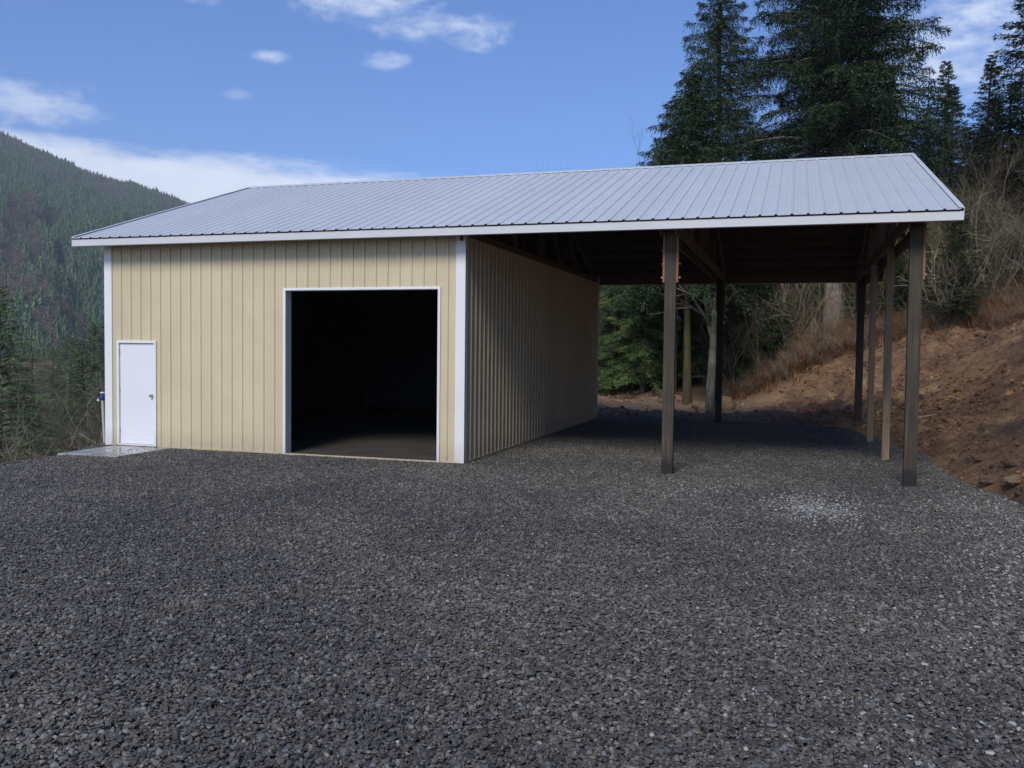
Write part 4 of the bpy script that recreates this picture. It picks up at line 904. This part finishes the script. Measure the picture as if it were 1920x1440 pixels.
for i, (u, v, t_, w_, lb_) in enumerate([(178, 606, 50, 1.6, 'bushy green conifer touching the left edge of the shed'), (132, 632, 54, 1.6, 'bushy green conifer one left of the one touching the shed'), (155, 655, 44, 1.5, 'lower conifer in front of the two bushy green ones left of the shed'),
                                         (206, 600, 60, 1.1, 'conifer half hidden behind the left wall of the shed'), (100, 655, 60, 1.6, 'rounded conifer above the bare alders left of the shed'), (60, 650, 70, 1.7, 'dark conifer behind the pale bare trees at far left'),
                                         (185, 700, 40, .9, 'low dark conifer just left of the standpipe'), (230, 640, 50, 1.0, 'conifer hidden by the shed door wall'), (20, 640, 80, 1.1, 'distant conifer over the near fir at the left picture edge'), (120, 760, 36, .8, 'small conifer low on the left slope amid brown twigs')]):
    lefttree(u, v, t_, cmP, trP, 14, lb_, w_, i*1.7)
LB = [(88, 660, 38, 4, 'tall pale'), (105, 700, 36, 5, 'tall brown'), (140, 735, 33, 5, 'tall brown'), (95, 745, 30, 2, 'brown'), (160, 765, 29, 2, 'brown'), (178, 790, 29, 5, 'tall brown'), (60, 700, 42, 5, 'tall brown'), (15, 590, 44, 4, 'tall pale'),
      (42, 600, 41, 5, 'tall brown'), (180, 760, 31, 5, 'tall brown'), ]
WH = ['rising highest left of the shed', 'in the middle of the brown thicket left of the shed', 'left of the standpipe, behind the landing', 'between the near fir and the landing', 'just behind the concrete landing',
      'nearest the standpipe', 'behind the near fir', 'poking above the near fir at the left picture edge', 'next to the near fir, above its tip', 'against the left corner of the shed', 'on the crest right of the near fir', 'low on the crest before the standpipe']
for (u, v, t_, k_, nm), wh in zip(LB, WH):
    x, y, z = tloc(u, t_); H = H_at(u, v, t_, z); s = max(H, 1.0)/(6.5 if k_ > 3 else 3.2)/1.25
    o = ob('bare_shrub', BM[k_], None, (x, y, z)); o.scale = (s, s, s); o.rotation_euler = (0, 0, rng.uniform(0, 6.28)); tag(o, '%s leafless tree %s' % (nm, wh), 'shrub', 'leafless brush on the left slope')

# ------------------------------------------------------------------ mountain and its forest
PXR = [(-400, 150), (-100, 205), (0, 243), (60, 272), (100, 292), (150, 312), (200, 329), (250, 343), (300, 358), (340, 372), (367, 384), (400, 396), (450, 412), (600, 460), (800, 520), (1000, 560), (1300, 590)]
_az = []; _el = []
for u, v in PXR:
    d = pix(u, v, 1)-CAM; _az.append(math.degrees(math.atan2(d[0], d[1]))); _el.append(math.degrees(math.atan2(d[2], math.hypot(d[0], d[1]))))
RR = 1700.0; R0 = 300.0
def mount_z(az, r):
    ez = np.interp(az, _az, _el); zr_ = CAM[2]+RR*np.tan(np.radians(ez))-7
    q = np.clip((r-R0)/(RR-R0), 0, 1.2); x = az*20; s = np.where(q < 1, q**1.25*(1.0)+0.0, 1-(q-1)*1.2)
    rough = (fbm(az*0.35, r*0.0030, 4, 60)*40*np.sin(np.pi*np.clip(q, 0, 1)) + fbm(az*1.6, r*.012, 3, 63)*16*np.clip(np.sin(np.pi*np.clip(q, 0, 1)), 0, 1))
    return -34+(zr_+34)*s+rough
azs = np.linspace(-100, -5, 230); rs = np.concatenate([np.linspace(R0, RR, 110), np.linspace(RR+15, RR*1.25, 14)])
A_, R_ = np.meshgrid(np.radians(azs), rs); Zm = mount_z(np.degrees(A_), R_)
V = np.stack([CAM[0]+np.sin(A_)*R_, CAM[1]+np.cos(A_)*R_, Zm], -1).reshape(-1, 3); i = np.arange(A_.size).reshape(A_.shape)
F = np.stack([i[:-1, :-1].ravel(), i[1:, :-1].ravel(), i[1:, 1:].ravel(), i[:-1, 1:].ravel()], 1)
def hill_mat():
    m, nt, b = new_mat('hill_ground'); geo = nt.nodes.new('ShaderNodeNewGeometry')
    nt.links.new(ramp(nt, tex(nt, .02, 5, .6, vec=geo.outputs['Position']), [(.35, (.03, .038, .026)), (.65, (.075, .06, .048))]), b.inputs['Base Color']); b.inputs['Roughness'].default_value = 1; return m
mo = ob('mountain', mesh_np('mountain', V, F, hill_mat(), smooth=True)); tag(mo, kind='structure')
def far_conifer(seed, H=1.0):
    r = np.random.default_rng(seed); V = []; F = []; tn = []; nt_ = 9; k = 0
    for j in range(nt_):
        h = 0.08+0.9*j/nt_; R = .17*(1-j/nt_)**.85*r.uniform(.8, 1.15)+.012; m = 9; top = min(1.0, h+.19)
        off = r.normal(0, .01, 2)
        for q in range(m):
            a0 = 2*math.pi*(q+r.uniform(-.3, .3))/m; a1 = a0+2*math.pi/m*.8; rr = R*r.uniform(.65, 1.25)
            V += [(off[0], off[1], top), (math.cos(a0)*rr, math.sin(a0)*rr, h-r.uniform(0, .05)), (math.cos(a1)*rr, math.sin(a1)*rr, h-r.uniform(0, .05))]; F.append((k, k+1, k+2)); k += 3; tn.append(r.random())
    return mesh_np('far_tree', V, np.array(F), M['valley_fir'], attrs={'tone': ('FACE', tn)})
def far_bare(seed, mat):
    r = np.random.default_rng(seed); V = []; F = []; tn = []; k = 0
    def tri(p, q, w):
        nonlocal k
        d = np.cross(np.array(q)-p, r.normal(size=3)); d = d/np.linalg.norm(d)*w; V.extend([p-d, p+d, np.array(q)]); F.append((k, k+1, k+2)); k += 3; tn.append(r.random())
    for a in range(2): tri(np.array([0, 0, 0.]), np.array([0, 0, .95]), .012)
    for j in range(46):
        z = r.uniform(.3, .85); p = np.array([0, 0, z]); a = r.uniform(0, 6.28); L_ = .24*math.sin(math.pi*min(1, (z-.1)/.95)); tri(p, p+np.array([math.cos(a)*L_, math.sin(a)*L_, r.uniform(.05, .22)]), .007)
    return mesh_np('far_tree', np.array(V), np.array(F), mat, attrs={'tone': ('FACE', tn)})
fm_ = [far_conifer(s) for s in range(5)]+[far_bare(8, M['hill_bare']), far_bare(9, M['hill_bare']), far_bare(10, M['hill_bare'])]
fsrc = source('hill_tree_source', fm_)
n = 95000; az_ = rng.uniform(-55, -31, n); r_ = np.sqrt(rng.uniform(R0**2*.9, (RR+60)**2, n)); nz = fbm(az_*.5, r_*.006, 4, 70)
xx = CAM[0]+np.sin(np.radians(az_))*r_; yy = CAM[1]+np.cos(np.radians(az_))*r_; zz = mount_z(az_, r_)-1.5
bareness = sst(nz, -.02, .22)*.85+.08; isb = rng.random(n) < bareness
keep = (rng.random(n) < np.where(isb, .8, 1.0)); hh = np.where(isb, rng.uniform(6, 10, n), np.clip(rng.normal(9.5, 2.6, n), 4, 16))*np.interp(r_, [300, 800], [1.25, 1.0])
ix = np.where(isb, rng.integers(5, 8, n), rng.integers(0, 5, n)); wd = hh*rng.uniform(.95, 1.5, n)
# the nearest, separately visible ones are things of their own
dn = np.argsort(r_+rng.uniform(0, 40, n)); vis = [i for i in dn if -47.9 < az_[i] < -41.7 and keep[i] and not isb[i] and r_[i] < 700 and rng.random() < .5][:150]; vs = set(vis)
for j, i in enumerate(vis):
    o = ob('mountain_conifer', fm_[ix[i]], None, (xx[i], yy[i], zz[i])); o.scale = (wd[i], wd[i], hh[i]); o.rotation_euler = (0, 0, rng.uniform(0, 6.28))
    tag(o, 'dark conifer low on the far mountainside left of the shed, one of many alike', 'tree', 'conifers low on the mountainside')
kp = np.array([bool(keep[i]) and i not in vs for i in range(n)])
fo = instancer('mountain_forest', np.stack([xx, yy, zz], 1)[kp], np.stack([np.zeros(n), np.zeros(n), rng.uniform(0, 6.28, n)], 1)[kp], np.stack([wd, wd, hh], 1)[kp], ix[kp], fsrc)
tag(fo, 'dense conifer forest with bare brown patches covering the mountainside', kind='stuff')

# ------------------------------------------------------------------ haze
hz = MB(); hz.box(-2400, 1200, -700, 2400, -33.5, 640); 
hm = bpy.data.materials.new('haze_air'); hm.use_nodes = True; nt = hm.node_tree; nt.nodes.clear(); o_ = nt.nodes.new('ShaderNodeOutputMaterial'); pv = nt.nodes.new('ShaderNodeVolumePrincipled')
pv.inputs['Color'].default_value = (0.85, 0.92, 1.0, 1); pv.inputs['Density'].default_value = 0.00021; nt.links.new(pv.outputs[0], o_.inputs['Volume'])
h_ = hz.build('haze', hm); tag(h_, kind='stuff')
